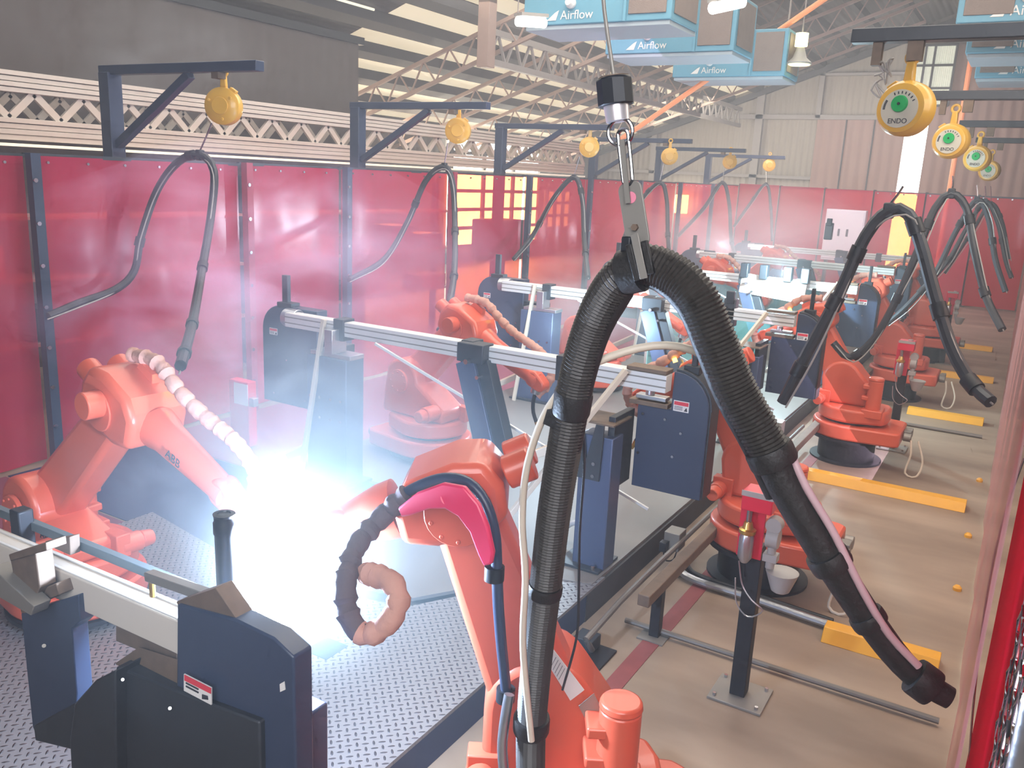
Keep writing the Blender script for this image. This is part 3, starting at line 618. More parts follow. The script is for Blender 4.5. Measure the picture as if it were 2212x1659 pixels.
# ------------------------------------------------------------------ hanging hose loops
def link_chain(t, p0, p1, r=.008):
    bm = BM(); tube(bm, [p0, (Vector(p0) + Vector(p1)) / 2 + Vector((.004, 0, 0)), p1], r, .1, 8); return obj('suspension_link', bm, CHROME, t)
def hose_loop(label, pts, r, apex_i, hang, cuffs, tubepts=None):
    P = [Vector(p) for p in pts]; o0 = P[apex_i]
    t = thing('hose_loop', label, 'hose', o0); L = lambda p: Vector(p) - o0
    obj('conduit', tube(BM(), [L(p) for p in P], r, .06, 10), STEELBLK, t)
    cp = crom([L(p) for p in P], .04)
    for f in cuffs:
        i = int(f * (len(cp) - 2)); a, b = cp[i], cp[i + 1]; dd = (b - a).normalized(); obj('cuff', cyl(BM(), a - dd * r * 1.2, a + dd * r * 1.2, r * 1.28, n=12), BLACK, t)
    link_chain(t, L(o0 + Vector((0, 0, r))), L(hang), .007)
    obj('saddle_clamp', box(BM(), (0, 0, .0), (.06, .06, .09)), STEELBLK, t, .01)
    off = Vector((.03, -.03, -.02)); q = [L(p) + off * (1 + .6 * math.sin(i * 1.7)) for i, p in enumerate(P)]
    obj('air_line', tube(BM(), q, .006, .06, 6), PLASTIC, t)
    return t
def P3(l):
    o = []
    for a, b, c in l:
        p = at(a, b, y=c)
        o.append(p if p.x > -6.82 else at(a, b, x=-6.82))
    return o
hose_loop('hose loop under the large yellow balancer, both legs crossing the aisle robots', P3([(1690, 870, 5.35), (1745, 760, 5.35), (1810, 640, 5.38), (1870, 510, 5.4), (1920, 455, 5.4), (1962, 462, 5.4), (1990, 530, 5.38), (2020, 640, 5.3), (2055, 750, 5.2), (2100, 830, 5.1), (2140, 868, 5.0)]), .036, 4, at(1950, 410, y=5.4) + Vector((0, 0, .02)), (.12, .3, .42, .62, .8, .97))
hose_loop('second aisle hose loop dipping to the green-wrapped robot hose', P3([(1800, 740, 8.5), (1835, 772, 8.5), (1885, 735, 8.5), (1930, 660, 8.5), (1975, 560, 8.5), (2020, 450, 8.6), (2055, 418, 8.6), (2088, 450, 8.6), (2105, 540, 8.5), (2130, 640, 8.4), (2165, 712, 8.2)]), .034, 6, at(2058, 380, y=8.6), (.1, .3, .5, .7, .9))
hose_loop('third aisle hose loop in front of the far red curtain', P3([(1915, 700, 11.6), (1965, 655, 11.6), (2020, 590, 11.7), (2065, 500, 11.8), (2110, 432, 11.8), (2135, 470, 11.8), (2150, 560, 11.7), (2172, 630, 11.6)]), .034, 4, at(2110, 400, y=11.8), (.2, .5, .8))
hose_loop('fourth aisle hose loop beside the far red curtain', P3([(2000, 620, 14.8), (2050, 560, 14.9), (2090, 490, 15), (2128, 435, 15), (2155, 480, 15), (2172, 560, 14.9), (2185, 600, 14.8)]), .033, 3, at(2128, 402, y=15), (.2, .5, .8))
hose_loop('fifth aisle hose loop, faintest against the curtain edge', P3([(2040, 590, 18), (2100, 500, 18), (2140, 440, 18), (2165, 480, 18), (2180, 560, 18)]), .032, 2, at(2140, 402, y=18), (.3, .7))
hose_loop('tall hose loop over the near far-row robot, drooping to the side curtain', P3([(105, 683, 5.2), (170, 655, 5.2), (250, 625, 5.15), (290, 585, 5.1), (305, 510, 5.1), (340, 410, 5.1), (385, 350, 5.1), (432, 335, 5.1), (462, 370, 5.1), (455, 470, 5.0), (435, 590, 4.6), (415, 700, 3.9), (390, 790, 3.1)]), .034, 7, lb_[0].location + Vector((-.16, 0, -.13)), (.2, .38, .6, .8, .95))
hose_loop('hose loop left of the glowing window, reaching the second far-row robot', P3([(755, 605, 8.7), (830, 560, 8.6), (880, 480, 8.6), (920, 390, 8.6), (960, 360, 8.6), (978, 400, 8.6), (983, 500, 8.4), (980, 600, 7.5), (962, 690, 6.2), (950, 715, 6.0)]), .036, 4, lb_[1].location + Vector((-.15, 0, -.14)), (.25, .5, .7, .88))
hose_loop('hose loop right of the glowing window over the third fixture', P3([(1110, 560, 11.9), (1150, 510, 11.9), (1195, 430, 11.8), (1240, 383, 11.8), (1258, 430, 11.8), (1262, 520, 11.5), (1270, 600, 10.5)]), .038, 3, lb_[2].location + Vector((-.15, 0, -.14)), (.2, .5, .8))
hose_loop('fourth far-row hose loop against the pink curtain', P3([(1345, 520, 15), (1380, 440, 15), (1425, 395, 15), (1440, 430, 15), (1443, 520, 14.7), (1450, 580, 14)]), .038, 2, lb_[3].location + Vector((-.1, 0, -.14)), (.3, .7))
hose_loop('fifth far-row hose loop near the small orange window', P3([(1465, 510, 18.6), (1520, 450, 18.6), (1560, 395, 18.6), (1575, 440, 18.6), (1580, 520, 18.2), (1595, 575, 17)]), .04, 2, lb_[4].location + Vector((-.1, 0, -.14)), (.3, .7))
hose_loop('sixth far-row hose loop, faint before the back curtain', P3([(1585, 490, 21.6), (1620, 440, 21.7), (1655, 398, 21.8), (1665, 450, 21.8), (1668, 520, 21.5)]), .035, 2, lb_[5].location + Vector((-.05, 0, -.14)), (.3, .7))
# ------------------------------------------------------------------ the big near hose
ap = at(1388, 572, y=1.8)
t = thing('hose_loop', 'big ribbed dark hose loop hanging close to the camera from a wire', 'hose', ap); L = lambda p: Vector(p) - ap
leftp = [(1146, 1760, 2.1), (1146, 1659, 2.06), (1148, 1560, 2.02), (1162, 1400, 1.99), (1180, 1250, 1.96), (1198, 1100, 1.93), (1222, 950, 1.9), (1250, 800, 1.87), (1285, 690, 1.84), (1330, 610, 1.81), (1388, 572, 1.8), (1450, 590, 1.8), (1505, 640, 1.8), (1545, 730, 1.81), (1590, 840, 1.83), (1650, 950, 1.85), (1700, 1055, 1.87), (1780, 1190, 1.9), (1850, 1300, 1.93), (1930, 1410, 1.95), (1990, 1470, 1.96), (2052, 1508, 1.97)]
C = crom([L(at(a, b, y=c)) for a, b, c in leftp], .0045); nC = len(C)
def frac_at(px, py):
    best, bi = 1e9, 0
    for i in range(0, nC, 4):
        v = (C[i] + ap) - EYE; z = DX.z * v.x + DY.z * v.y + DZ.z * v.z; x = CX + F * (DX.x * v.x + DY.x * v.y + DZ.x * v.z) / z; y = CY + F * (DX.y * v.x + DY.y * v.y + DZ.y * v.z) / z; dq = (x - px) ** 2 + (y - py) ** 2
        if dq < best: best, bi = dq, i
    return bi / (nC - 1)
iA = int(nC * .0); iB = int(nC * .685)
def ridge(i, s): return .043 + (.0032 if i % 2 else -.0012)
obj('ribbed_conduit', sweep(BM(), C[iA:int(frac_at(1668, 985) * (nC - 1))], ridge, 20), CONDUIT, t, smooth=0)
iB = int(frac_at(1668, 985) * (nC - 1)); C2 = C[iB - 4::6] + [C[-1]]
obj('smooth_sleeve', sweep(BM(), C2, lambda i, s: .040 - .016 * (i / len(C2)) ** 2, 20), RUBBER, t)
bb = crom([L(at(a, b, y=c)) + Vector((.020 if a < 1388 else -.026, .006, -.024)) for a, b, c in leftp[6:17]], .03)
obj('inner_cable', sweep(BM(), bb, .022, 14), RUBBER, t)
def cuff(f, r, h, nm='cuff'):
    i = int(f * (nC - 1)); a = C[i]; dd = (C[min(i + 5, nC - 1)] - C[max(0, i - 5)]).normalized(); obj(nm, lathe(BM(), a - dd * h, dd, [(0, r * .96), (.008, r), (2 * h - .008, r), (2 * h, r * .96)], 24), RUBBER, t)
for (a, b, r, h) in ((1237, 875, .050, .032), (1178, 1275, .050, .018), (1150, 1560, .056, .028), (1672, 985, .054, .022), (1783, 1205, .048, .020), (1993, 1472, .044, .024), (1870, 1335, .041, .015)): cuff(frac_at(a, b), r, h)
obj('cuff_tail', prism(BM(), [(0, 0), (.05, .01), (.04, .05), (0, .06)], lambda u, v, s: L(at(1215, 905, y=1.86)) + Vector((-u, .0 if s else -.01, v - .03))), RUBBER, t)
# clear-ish pink air line bundled on the outside of both legs
al = [(1148, 1600, 1.95), (1130, 1400, 1.93), (1135, 1250, 1.9), (1128, 1120, 1.88), (1140, 1000, 1.87), (1185, 880, 1.86), (1260, 800, 1.87), (1350, 760, 1.9), (1440, 746, 1.93), (1520, 768, 1.93), (1570, 830, 1.93), (1640, 940, 1.93)]
obj('air_line', tube(BM(), [L(at(a, b, y=c)) for a, b, c in al], .010, .03, 12), CREAM, t)
al = [(1702, 965, 1.86), (1740, 1050, 1.86), (1800, 1150, 1.88), (1860, 1270, 1.9), (1920, 1370, 1.92), (1985, 1440, 1.93)]
obj('air_line', tube(BM(), [L(at(a, b, y=c)) for a, b, c in al], .009, .03, 12), mat('pinkish_line', (.55, .38, .40), .3), t)
al = [(1255, 890, 1.95), (1262, 1000, 1.97), (1252, 1150, 2.0), (1250, 1290, 2.03), (1245, 1380, 2.06), (1215, 1490, 2.1)]
obj('thin_line', tube(BM(), [L(at(a, b, y=c)) for a, b, c in al], .004, .04, 8), STEELBLK, t)
al = [(1100, 1500, 2.0), (1090, 1560, 1.98), (1085, 1620, 1.97), (1092, 1700, 1.97)]
obj('clear_tube', tube(BM(), [L(at(a, b, y=c)) for a, b, c in al], .016, .03, 12), SILVER, t)
# clamp, plate, hook, ring, stopper and wire
def yy(px, py): return L(at(px, py, y=1.795))
def yf(px, py, y=1.742): return L(at(px, py, y=y))
obj('saddle_strap', bar(BM(), yf(1370, 505), yf(1391, 602), .004, .018, Vector((1, 0, 0))), GREYP, t, .001)
for (a, b, c, d) in ((1358, 528, 1378, 606), (1392, 520, 1408, 592)): obj('saddle_pad', bar(BM(), yf(a, b, 1.75), yf(c, d, 1.75), .012, .015, Vector((1, 0, 0))), RUBBER, t, .002)
obj('saddle_pad', lathe(BM(), C[int(frac_at(1386, 572) * (nC - 1)) - 8], C[int(frac_at(1386, 572) * (nC - 1)) + 8] - C[int(frac_at(1386, 572) * (nC - 1)) - 8], [(-.008, .046), (-.008, .052), (.036, .052), (.036, .046)], 20), RUBBER, t)
obj('clip', box(BM(), yy(1356, 535), (.022, .03, .05)), BLACK, t, .003)
a, b = yy(1362, 415), yy(1378, 515); ax = (a - b).normalized(); ri = Vector((1, 0, 0)); ri = (ri - ax * ri.dot(ax)).normalized(); dn = ax.cross(ri)
Ln = (a - b).length
pl = rrect(-.028, .028, -.02, Ln + .022, .018)
hp = obj('hanger_plate', prism(BM(), pl, lambda u, v, s: b + ri * u + ax * v + dn * (.003 if s else -.003)), GREYP, t, .0015)
obj('plate_hole', cyl(BM(), a + ax * -.012 - dn * .0045 * -1, a + ax * -.012 + dn * -.0045, .013, n=20), mat('hole_pink', (.8, .25, .35), .6), hp)
obj('plate_bolt', cyl(BM(), b + ax * .025 + dn * .012, b + ax * .025 - dn * .012, .008, n=6), RUST, hp)
obj('neck', bar(BM(), b - ax * .02, yy(1372, 535), .03, .012), GREYP, t, .003)
# spring hook
h0, h1 = yy(1346, 292), yy(1360, 425); hx = (h1 - h0).normalized(); hs = hx.cross(Vector((0, 1, 0))).normalized(); HL = (h1 - h0).length
loop = [h0 + hs * .012 * math.cos(k) + hx * (-.012 * math.sin(k)) for k in [PI * i / 8 for i in range(9)]] + [h0 + hs * -.012 + hx * (HL * .35), h0 + hs * -.011 + hx * (HL * .72)] + [h0 + hx * (HL * .72) + hs * .011 * math.cos(PI + k) + hx * (-.012 * math.sin(PI + k)) for k in [PI * i / 8 for i in range(1, 9)]] + [h0 + hs * .012 + hx * (HL * .4), h0 + hs * .012]
obj('snap_hook', tube(BM(), loop, .0045, .02, 8), CHROME, t)
obj('hook_strap', bar(BM(), h0 + hx * .01 + Vector((0, -.010, 0)), h1 + hx * .014 + Vector((0, -.012, 0)), .012, .004, Vector((0, 1, 0))), GREYP, t)
rc = yy(1340, 285); R_ = .029
obj('ring', sweep(BM(), [rc + Vector((R_ * math.cos(k), 0, R_ * math.sin(k))) for k in [2 * PI * i / 24 for i in range(25)]], .0045, 8), CHROME, t)
p0, p1, p2 = yy(1326, 168), yy(1331, 228), yy(1335, 262); w0 = yy(1300, -40)
dd = (p1 - p0).normalized()
obj('wire_rope', tube(BM(), [yy(1290, -400), w0, p0], .0045, .05, 10), GREYP, t)
obj('cable_stopper', lathe(BM(), p0, p1 - p0, [(0, .036), (.004, .040), ((p1 - p0).length, .040)], 10), BLACK, t, .002); obj('stopper_cap', cyl(BM(), p0 - dd * .002, p0, .034, n=12), RUST, t)
obj('swivel_sleeve', lathe(BM(), p1, p2 - p1, [(0, .028), ((p2 - p1).length, .026)], 20), mat('swivel_steel', (.75, .7, .72), .35, .6), t)
# ------------------------------------------------------------------ fixture units
def sticker(parent, x, z, y, w=.10, h=.068, right=(1, 0, 0), up=(0, 0, 1)):
    s = obj('warning_label', boxr(BM(), x - w / 2, x + w / 2, y - .002, y, z - h / 2, z + h / 2), WHITE, parent, smooth=0); s['label'] = 'small white label with red heading'
    obj('label_heading', boxr(BM(), x - w * .46, x + w * .46, y - .003, y - .002, z + h * .08, z + h * .42), REDL, s, smooth=0)
    bm = BM()
    for k in range(3): boxr(bm, x - w * .44, x + w * .1, y - .003, y - .002, z - h * (.08 + .13 * k), z - h * (.03 + .13 * k))
    prism(bm, [(x + w * .2, z - h * .4), (x + w * .42, z - h * .4), (x + w * .36, z - h * .05), (x + w * .3, z - h * .12)], lambda u, v, q: Vector((u, y - .003 if q else y - .002, v)))
    obj('label_print', bm, INK, s, smooth=0); return s
def bolts(bm, pts, y, r=.011):
    for x, z in pts: cyl(bm, (x, y, z), (x, y - .012, z), r, n=8)
    return bm
def headstock(y, label):
    t = thing('fixture_headstock', label, 'headstock', (-1.95, y, 0)); ox = 1.95
    X = lambda x: x + ox
    obj('drive_cover', pxz(BM(), [(X(-1.96), .69), (X(-1.5), .69)] + [(X(-1.5), 1.2)] + [(X(-1.72) + .22 * math.cos(a), 1.26 + .22 * math.sin(a)) for a in [PI / 2 * i / 10 for i in range(11)]] + [(X(-1.74), 1.48), (X(-1.74), 1.235), (X(-1.96), 1.235)], -.02, .0), NAVY, t, .004)
    obj('drive_case', pxz(BM(), [(X(-1.95), .69), (X(-1.49), .69), (X(-1.49), 1.26)] + [(X(-1.72) + .235 * math.cos(a), 1.26 + .235 * math.sin(a)) for a in [PI / 2 * i / 10 for i in range(11)]] + [(X(-1.735), 1.495), (X(-1.735), 1.2), (X(-1.95), 1.2)], .0, .16), STEELBLK, t, .012)
    obj('cover_bolt', bolts(BM(), [(X(-1.92), 1.18), (X(-1.77), 1.17), (X(-1.93), .92), (X(-1.70), .94), (X(-1.66), 1.1)], -.02, .009), CHROME, t)
    sticker(t, X(-1.675), 1.27, -.022)
    obj('chuck_bar', boxr(BM(), X(-2.02), X(-1.76), -.03, .08, 1.235, 1.265), RUST, t, .003)
    bm = BM(); boxr(bm, X(-1.98), X(-1.78), -.02, .06, 1.275, 1.30); cyl(bm, (X(-1.90), .02, 1.30), (X(-1.90), .02, 1.335), .03, n=14); obj('chuck_plate', bm, SILVER, t, .003)
    c = obj('column', boxr(BM(), X(-2.185), X(-1.965), -.36, -.20, .21, 1.08), COLM, t, .006); c['label'] = 'upright rectangular column on a bolted foot'
    bm = BM(); prism(bm, [(X(-2.22), .80), (X(-2.03), .80), (X(-2.02), 1.16), (X(-2.075), 1.16), (X(-2.125), .93), (X(-2.16), 1.16), (X(-2.225), 1.16)], lambda u, v, s: Vector((u, -.37 if s else -.385, v))); obj('notched_plate', bm, STEELBLK, t, .002)
    obj('plate_bolt', bolts(BM(), [(X(-2.18), .92), (X(-2.07), .91), (X(-2.18), .84), (X(-2.07), .83)], -.385, .012), CHROME, t)
    obj('spacer_rail', boxr(BM(), X(-2.03), X(-1.985), -.30, .0, .72, 1.2), STEELBLK, t, .003)
    obj('column_cap', boxr(BM(), X(-2.24), X(-1.96), -.38, -.10, 1.16, 1.17), RUST, t)
    f = obj('foot_plate', boxr(BM(), X(-2.27), X(-1.97), -.42, -.12, .205, .222), STEELBLK, t, .002); bm = BM()
    for (x, yy_) in ((-2.25, -.40), (-2.02, -.40), (-2.25, -.16)): cyl(bm, (X(x), yy_, .222), (X(x), yy_, .25), .014, n=6)
    obj('foot_bolt', bm, CHROME, f)
    bm = BM(); boxr(bm, X(-1.66), X(-1.625), .05, .08, 1.45, 1.72); boxr(bm, X(-1.70), X(-1.60), .03, .10, 1.47, 1.52); obj('flag_bar', bm, BLACK, t, .004)
    return t
def tailstock(y, label):
    t = thing('fixture_tailstock', label, 'tailstock', (-4.9, y, 0)); ox = 4.9; X = lambda x: x + ox
    obj('bearing_cover', pxz(BM(), rrect(X(-5.33), X(-4.72), .67, 1.49, .2, (0, 1, 0, 0)), 0, .12), NAVY, t, .008)
    obj('side_case', boxr(BM(), X(-4.74), X(-4.45), .02, .14, .67, 1.25), STEELBLK, t, .006)
    sticker(t, X(-5.20), 1.27, -.002, .09, .055)
    obj('cover_bolt', bolts(BM(), [(X(-5.05), 1.05), (X(-4.8), 1.0), (X(-5.2), .75), (X(-4.85), .74)], 0, .008), CHROME, t)
    c = obj('column', boxr(BM(), X(-4.62), X(-4.22), -.22, -.02, .21, 1.2), COLM, t, .006)
    obj('plate_bolt', bolts(BM(), [(X(x), z) for x in (-4.58, -4.48, -4.37, -4.27) for z in (.72, .88)], -.22, .012), CHROME, t)
    obj('foot_plate', boxr(BM(), X(-4.68), X(-4.16), -.28, .02, .205, .222), STEELBLK, t)
    bm = BM(); boxr(bm, X(-4.60), X(-4.2), -.2, -.04, 1.2, 1.235); boxr(bm, X(-4.42), X(-4.34), -.24, -.08, 1.235, 1.42); obj('clamp_seat', bm, SILVER, t, .004)
    obj('hub', cyl(BM(), (X(-4.99), -.06, 1.42), (X(-4.86), -.06, 1.42), .075, n=20), SILVER, t, .004)
    bm = BM(); boxr(bm, X(-5.12), X(-5.06), .02, .06, 1.48, 1.74); boxr(bm, X(-5.16), X(-5.0), 0, .1, 1.47, 1.52); obj('flag_bar', bm, BLACK, t, .004)
    return t
def crossbeam(y, label):
    t = thing('fixture_beam', label, 'beam', (-3.3, y - .10, 1.42))
    bm = BM(); boxr(bm, -1.62, 1.56, -.05, .05, -.055, .055); o = obj('beam_body', bm, ALU, t, .004)
    bm = BM()
    for z in (-.02, .025): boxr(bm, -1.62, 1.56, -.053, -.05, z - .004, z + .004)
    obj('beam_groove', bm, GREYP, o)
    for x in (-1.05, .12, .86):
        obj('clamp_block', boxr(BM(), x - .05, x + .05, -.065, .065, -.09, .075), STEELBLK, t, .005)
    obj('end_bracket', boxr(BM(), 1.30, 1.56, -.06, .06, .06, .085), RUST, t, .003)
    return t
def brace(y, label):
    t = thing('leaning_brace', label, 'brace', (-3.15, y - .16, 0))
    bm = BM(); bar(bm, (-.02, -.03, 1.36), (.30, -.14, .62), .04, .15, Vector((1, 0, .4))); obj('arm_plate', bm, COLM, t, .004)
    bm = BM(); bar(bm, (.10, .02, 1.36), (.42, -.09, .62), .10, .12, Vector((1, 0, .4))); obj('arm_box', bm, STEELBLK, t, .004)
    bm = BM(); boxr(bm, -.07, .14, -.07, .07, 1.36, 1.49); obj('arm_clamp', bm, STEELBLK, t, .006)
    bm = BM(); cyl(bm, (.05, -.09, 1.38), (.05, -.14, 1.38), .018, n=8); cyl(bm, (.13, -.06, 1.28), (.13, -.12, 1.28), .014, n=8); obj('arm_bolt', bm, CHROME, t)
    return t
def frame_rods(y, label):
    t = thing('workpiece_frame', label, 'workpiece', (0, y, 0)); Y0 = UY[1]
    def R_(a, b, ya, yb, w, m): obj('frame_tube', bar(BM(), at(*a, y=ya) - Vector((0, Y0, 0)), at(*b, y=yb) - Vector((0, Y0, 0)), w, w), m, t, .003)
    R_((1352, 800), (1045, 1182), 4.75, 4.1, .034, CREAM); R_((700, 690), (648, 1040), 4.78, 4.6, .034, CREAM)
    R_((810, 742), (1400, 1100), 4.7, 5.1, .02, ALU); R_((1075, 1010), (1200, 965), 4.3, 4.4, .05, CREAM)
    R_((620, 985), (700, 950), 4.9, 5.1, .06, CREAM)
    return t
un = ['second', 'third', 'fourth', 'fifth', 'sixth']
h1_ = headstock(UY[1], 'dark headstock unit with bolted blue-black cover and notched column, nearest whole one')
t1 = tailstock(UY[1], 'dark rounded tailstock cabinet with square column, nearest one before the red curtain')
c1 = crossbeam(UY[1], 'long silver crossbeam between the nearest dark headstock and tailstock')
br1 = brace(UY[1], 'dark leaning box arm clamped under the nearest long silver beam')
w1_ = frame_rods(UY[1], 'cream square tube frame hanging open from the nearest long silver beam')
for k in range(4):
    dy = UY[k + 2] - UY[1]; o_ = un[k + 1]
    dup(h1_, '%s dark headstock unit from the front, on the grey platform edge' % o_, off=(0, dy, 0)); dup(t1, '%s dark rounded tailstock cabinet from the front' % o_, off=(0, dy, 0))
    dup(c1, '%s silver crossbeam from the front, spanning the grey platform' % o_, off=(0, dy, 0))
    dup(br1, '%s dark leaning box arm from the front' % o_, off=(0, dy, 0))
    if k < 2: dup(w1_, '%s cream tube frame hanging from a silver beam' % o_, loc=(0, UY[k + 2], 0))
# bright panel and clamps on the fourth beam, small clamp heads
bp = [at(1603, 590, y=11.3), at(1742, 615, y=11.3), at(1738, 645, y=11.3), at(1600, 630, y=11.3)]
t = thing('clamped_panel', 'bright white ribbed panel clamped on the fourth silver beam, glaring with arc light', 'panel', bp[0])
obj('panel_sheet', bar(BM(), (0, 0, -.12), bp[1] - bp[0] + Vector((0, 0, -.12)), .06, .26), ALUW, t, .004)
for f in (.05, .35, .72, .98): obj('toggle_clamp', boxr(BM(), (bp[1] - bp[0]).x * f - .05, (bp[1] - bp[0]).x * f + .05, -.08, .05, -.05, .14), BLACK, t, .01)
for k, (a, b, yv, lab) in enumerate(((1580, 655, 8.1, 'upright black clamp on the third silver beam near the hose'), (1792, 488, 14.7, 'small black clamp post on the fifth silver beam'), (1497, 725, 4.8, None), (1990, 575, 14.8, None))):
    if not lab: continue
    p = at(a, b, y=yv); t = thing('upright_clamp', lab, 'clamp', p); obj('clamp_body', boxr(BM(), -.06, .06, -.05, .05, -.22, .05), STEELBLK, t, .012); obj('clamp_jaw', boxr(BM(), -.04, .04, -.07, -.02, .0, .12), BLACK, t, .008)
# teal polycarbonate guards between fixtures
for k, (y, xa, xb) in enumerate(((9.9, -3.9, -2.4), (13.0, -4.3, -2.5))):
    t = thing('guard_screen', '%s clear teal guard screen standing between the fixtures' % ORD[k], 'screen', (xa, y, .2)); obj('screen_sheet', boxr(BM(), 0, xb - xa, -.004, .004, .15, 1.0), TEALP, t, smooth=0); obj('screen_frame', boxr(BM(), 0, xb - xa, -.02, .02, 1.0, 1.03), ALU, t, .002); obj('screen_leg', boxr(BM(), 0, .03, -.02, .02, 0, 1.0), ALU, t)
# ------------------------------------------------------------------ near unit, cut by the frame
P = lambda a, b, y: at(a, b, y=y)
o0 = P(640, 1500, 1.5)
t = thing('fixture_headstock', 'big near black headstock box with warning label, glared over by the arc', 'headstock', (-2, 1.5, 0)); L = lambda p: Vector(p) - Vector((-2, 1.5, 0))
def slab(name, px, y0, y1, m, par, bev=.004, z=None):
    bm = BM(); A = [bm.verts.new(L(at(a, b, y=y0))) for a, b in px]; B = [bm.verts.new(L(at(a, b, y=y0)) + Vector((0, y1 - y0, 0))) for a, b in px]; n_ = len(px); bm.faces.new(A); bm.faces.new(B[::-1])
    for i in range(n_): bm.faces.new((A[i], B[i], B[(i + 1) % n_], A[(i + 1) % n_]))
    return obj(name, bm, m, par, bev)
slab('drive_cover', [(382, 1305), (512, 1340), (590, 1378), (634, 1420), (640, 1720), (380, 1720)], 1.46, 1.53, NAVY, t, .006)
obj('drive_case', boxr(BM(), L((-2.27, 0, 0)).x, L((-1.52, 0, 0)).x, .04, .13, .55, 1.10), NAVY, t, .008)
slab('lower_case', [(250, 1440), (400, 1500), (560, 1560), (565, 1800), (150, 1760), (245, 1560)], 1.44, 1.52, STEELBLK, t, .006)
a_, b_ = L(P(250, 1432, 1.50)), L(P(560, 1560, 1.44))
obj('case_top', prism(BM(), [(250, 1432), (300, 1398), (400, 1430), (400, 1490)], lambda u, v, s: L(at(u, v, y=1.50 - (v - 1400) * .0004)) + Vector((0, 0, -.006 * s))), RUST, t)
slab('cable_cover', [(205, 1470), (248, 1448), (250, 1700), (155, 1700), (150, 1600), (160, 1520)], 1.40, 1.50, STEELBLK, t, .006)
slab('upper_shelf', [(250, 1352), (382, 1400), (382, 1440), (250, 1385)], 1.52, 1.60, RUST, t, .003)
slab('face_edge', [(380, 1300), (465, 1270), (512, 1338), (384, 1308)], 1.47, 1.53, RUST, t, .002)
lw = onp = None
sl_ = slab('warning_label', [(397, 1456), (456, 1486), (456, 1523), (397, 1492)], 1.428, 1.432, WHITE, t, 0); sl_['label'] = 'white label with red heading and small hand pictogram'
slab('label_heading', [(398, 1458), (455, 1487), (455, 1499), (398, 1470)], 1.426, 1.428, REDL, sl_, 0)
slab('label_print', [(401, 1474), (428, 1488), (428, 1491), (401, 1477)], 1.426, 1.428, INK, sl_, 0); slab('label_print', [(401, 1481), (428, 1495), (428, 1498), (401, 1484)], 1.426, 1.428, INK, sl_, 0)
slab('label_print', [(436, 1500), (448, 1504), (449, 1512), (436, 1510)], 1.426, 1.428, INK, sl_, 0)
slab('small_tag', [(604, 1478), (614, 1472), (616, 1490), (605, 1495)], 1.456, 1.458, WHITE, t, 0)
obj('cover_bolt', cyl(BM(), L(P(367, 1530, 1.43)), L(P(367, 1530, 1.41)), .005, n=8), CHROME, t); obj('cover_bolt', cyl(BM(), L(P(265, 1468, 1.43)), L(P(265, 1468, 1.41)), .005, n=8), CHROME, t)
# gripping arm and valve on the beam end
arm = obj('clamp_arm', bar(BM(), L(P(322, 1242, 1.55)), L(P(455, 1288, 1.53)), .035, .03), GREYP, t, .003)
obj('clamp_screw', cyl(BM(), L(P(328, 1246, 1.55)), L(P(330, 1288, 1.55)), .010, n=10), BRASS, t)
# black nozzle cleaning canister
cp_ = P(484, 1112, 1.62); cb = P(490, 1300, 1.62)
t = thing('nozzle_canister', 'upright black cylinder beside the white arc flash on the near headstock', 'canister', cb); ll = cp_ - cb
obj('canister_body', lathe(BM(), (0, 0, 0), ll, [(0, .028), (ll.length * .78, .030), (ll.length * .8, .033), (ll.length * .92, .033), (ll.length * .94, .030), (ll.length, .031)], 24), BLACK, t); obj('canister_rim', lathe(BM(), ll * .985, ll, [(0, .031), (.008, .033), (.01, .02), (.006, .018)], 24), STEELBLK, t)
# near beam with rear rail and supports
s0, s1 = P(-60, 1112, 1.58), P(400, 1310, 1.52)
t = thing('fixture_beam', 'near pale aluminium beam with drilled side running in from the lower corner', 'beam', s0); L = lambda p: Vector(p) - s0
d_ = (s1 - s0)
e0, e1 = P(-60, 1150, 1.55), P(395, 1345, 1.52); dirv = (e1 - e0)
bmz = BM(); A = [P(-80, 1118, 1.62), P(400, 1330 - 25, 1.62), P(400, 1330, 1.50), P(-80, 1138, 1.50)]
ov = Vector((0, 0, -.115))
bm = BM(); bar(bm, e0 - s0 + Vector((0, .03, -.05)), e1 - s0 + Vector((0, .03, -.05)), .085, .115); o = obj('beam_body', bm, ALUW, t, .004)
bm = BM(); up_ = Vector((0, 0, .0585)); bar(bm, e0 - s0 + Vector((0, .0, -.05)) + up_, e1 - s0 + Vector((0, .0, -.05)) + up_, .012, .006); bar(bm, e0 - s0 + Vector((0, .055, -.05)) + up_, e1 - s0 + Vector((0, .055, -.05)) + up_, .012, .006); obj('beam_rib', bm, ALU, o, .002)
bm = BM()
for (a, b) in ((203, 1273), (278, 1304)):
    p = L(P(a, b, 1.535 - .012)); cyl(bm, p + Vector((0, .01, 0)), p - Vector((0, .004, 0)), .009, n=16)
obj('drilled_hole', bm, INK, o)
obj('pivot_lug', boxr(BM(), L(P(30, 1130, 1.66)).x - .03, L(P(30, 1130, 1.66)).x + .035, .08, .14, L(P(30, 1180, 1.66)).z, L(P(30, 1105, 1.66)).z), BLACK, t, .006)
g0, g1 = P(-30, 1092, 1.72), P(478, 1298, 1.72)
t2 = thing('rear_rail', 'thin blue-grey bar running behind the near pale beam', 'rail', g0); obj('rail_bar', bar(BM(), (0, 0, 0), g1 - g0, .03, .035), mat('blue_grey_bar', (.16, .21, .24), .4, .3), t2, .003); obj('end_block', box(BM(), g1 - g0, (.06, .05, .03)), STEELBLK, t2, .003)
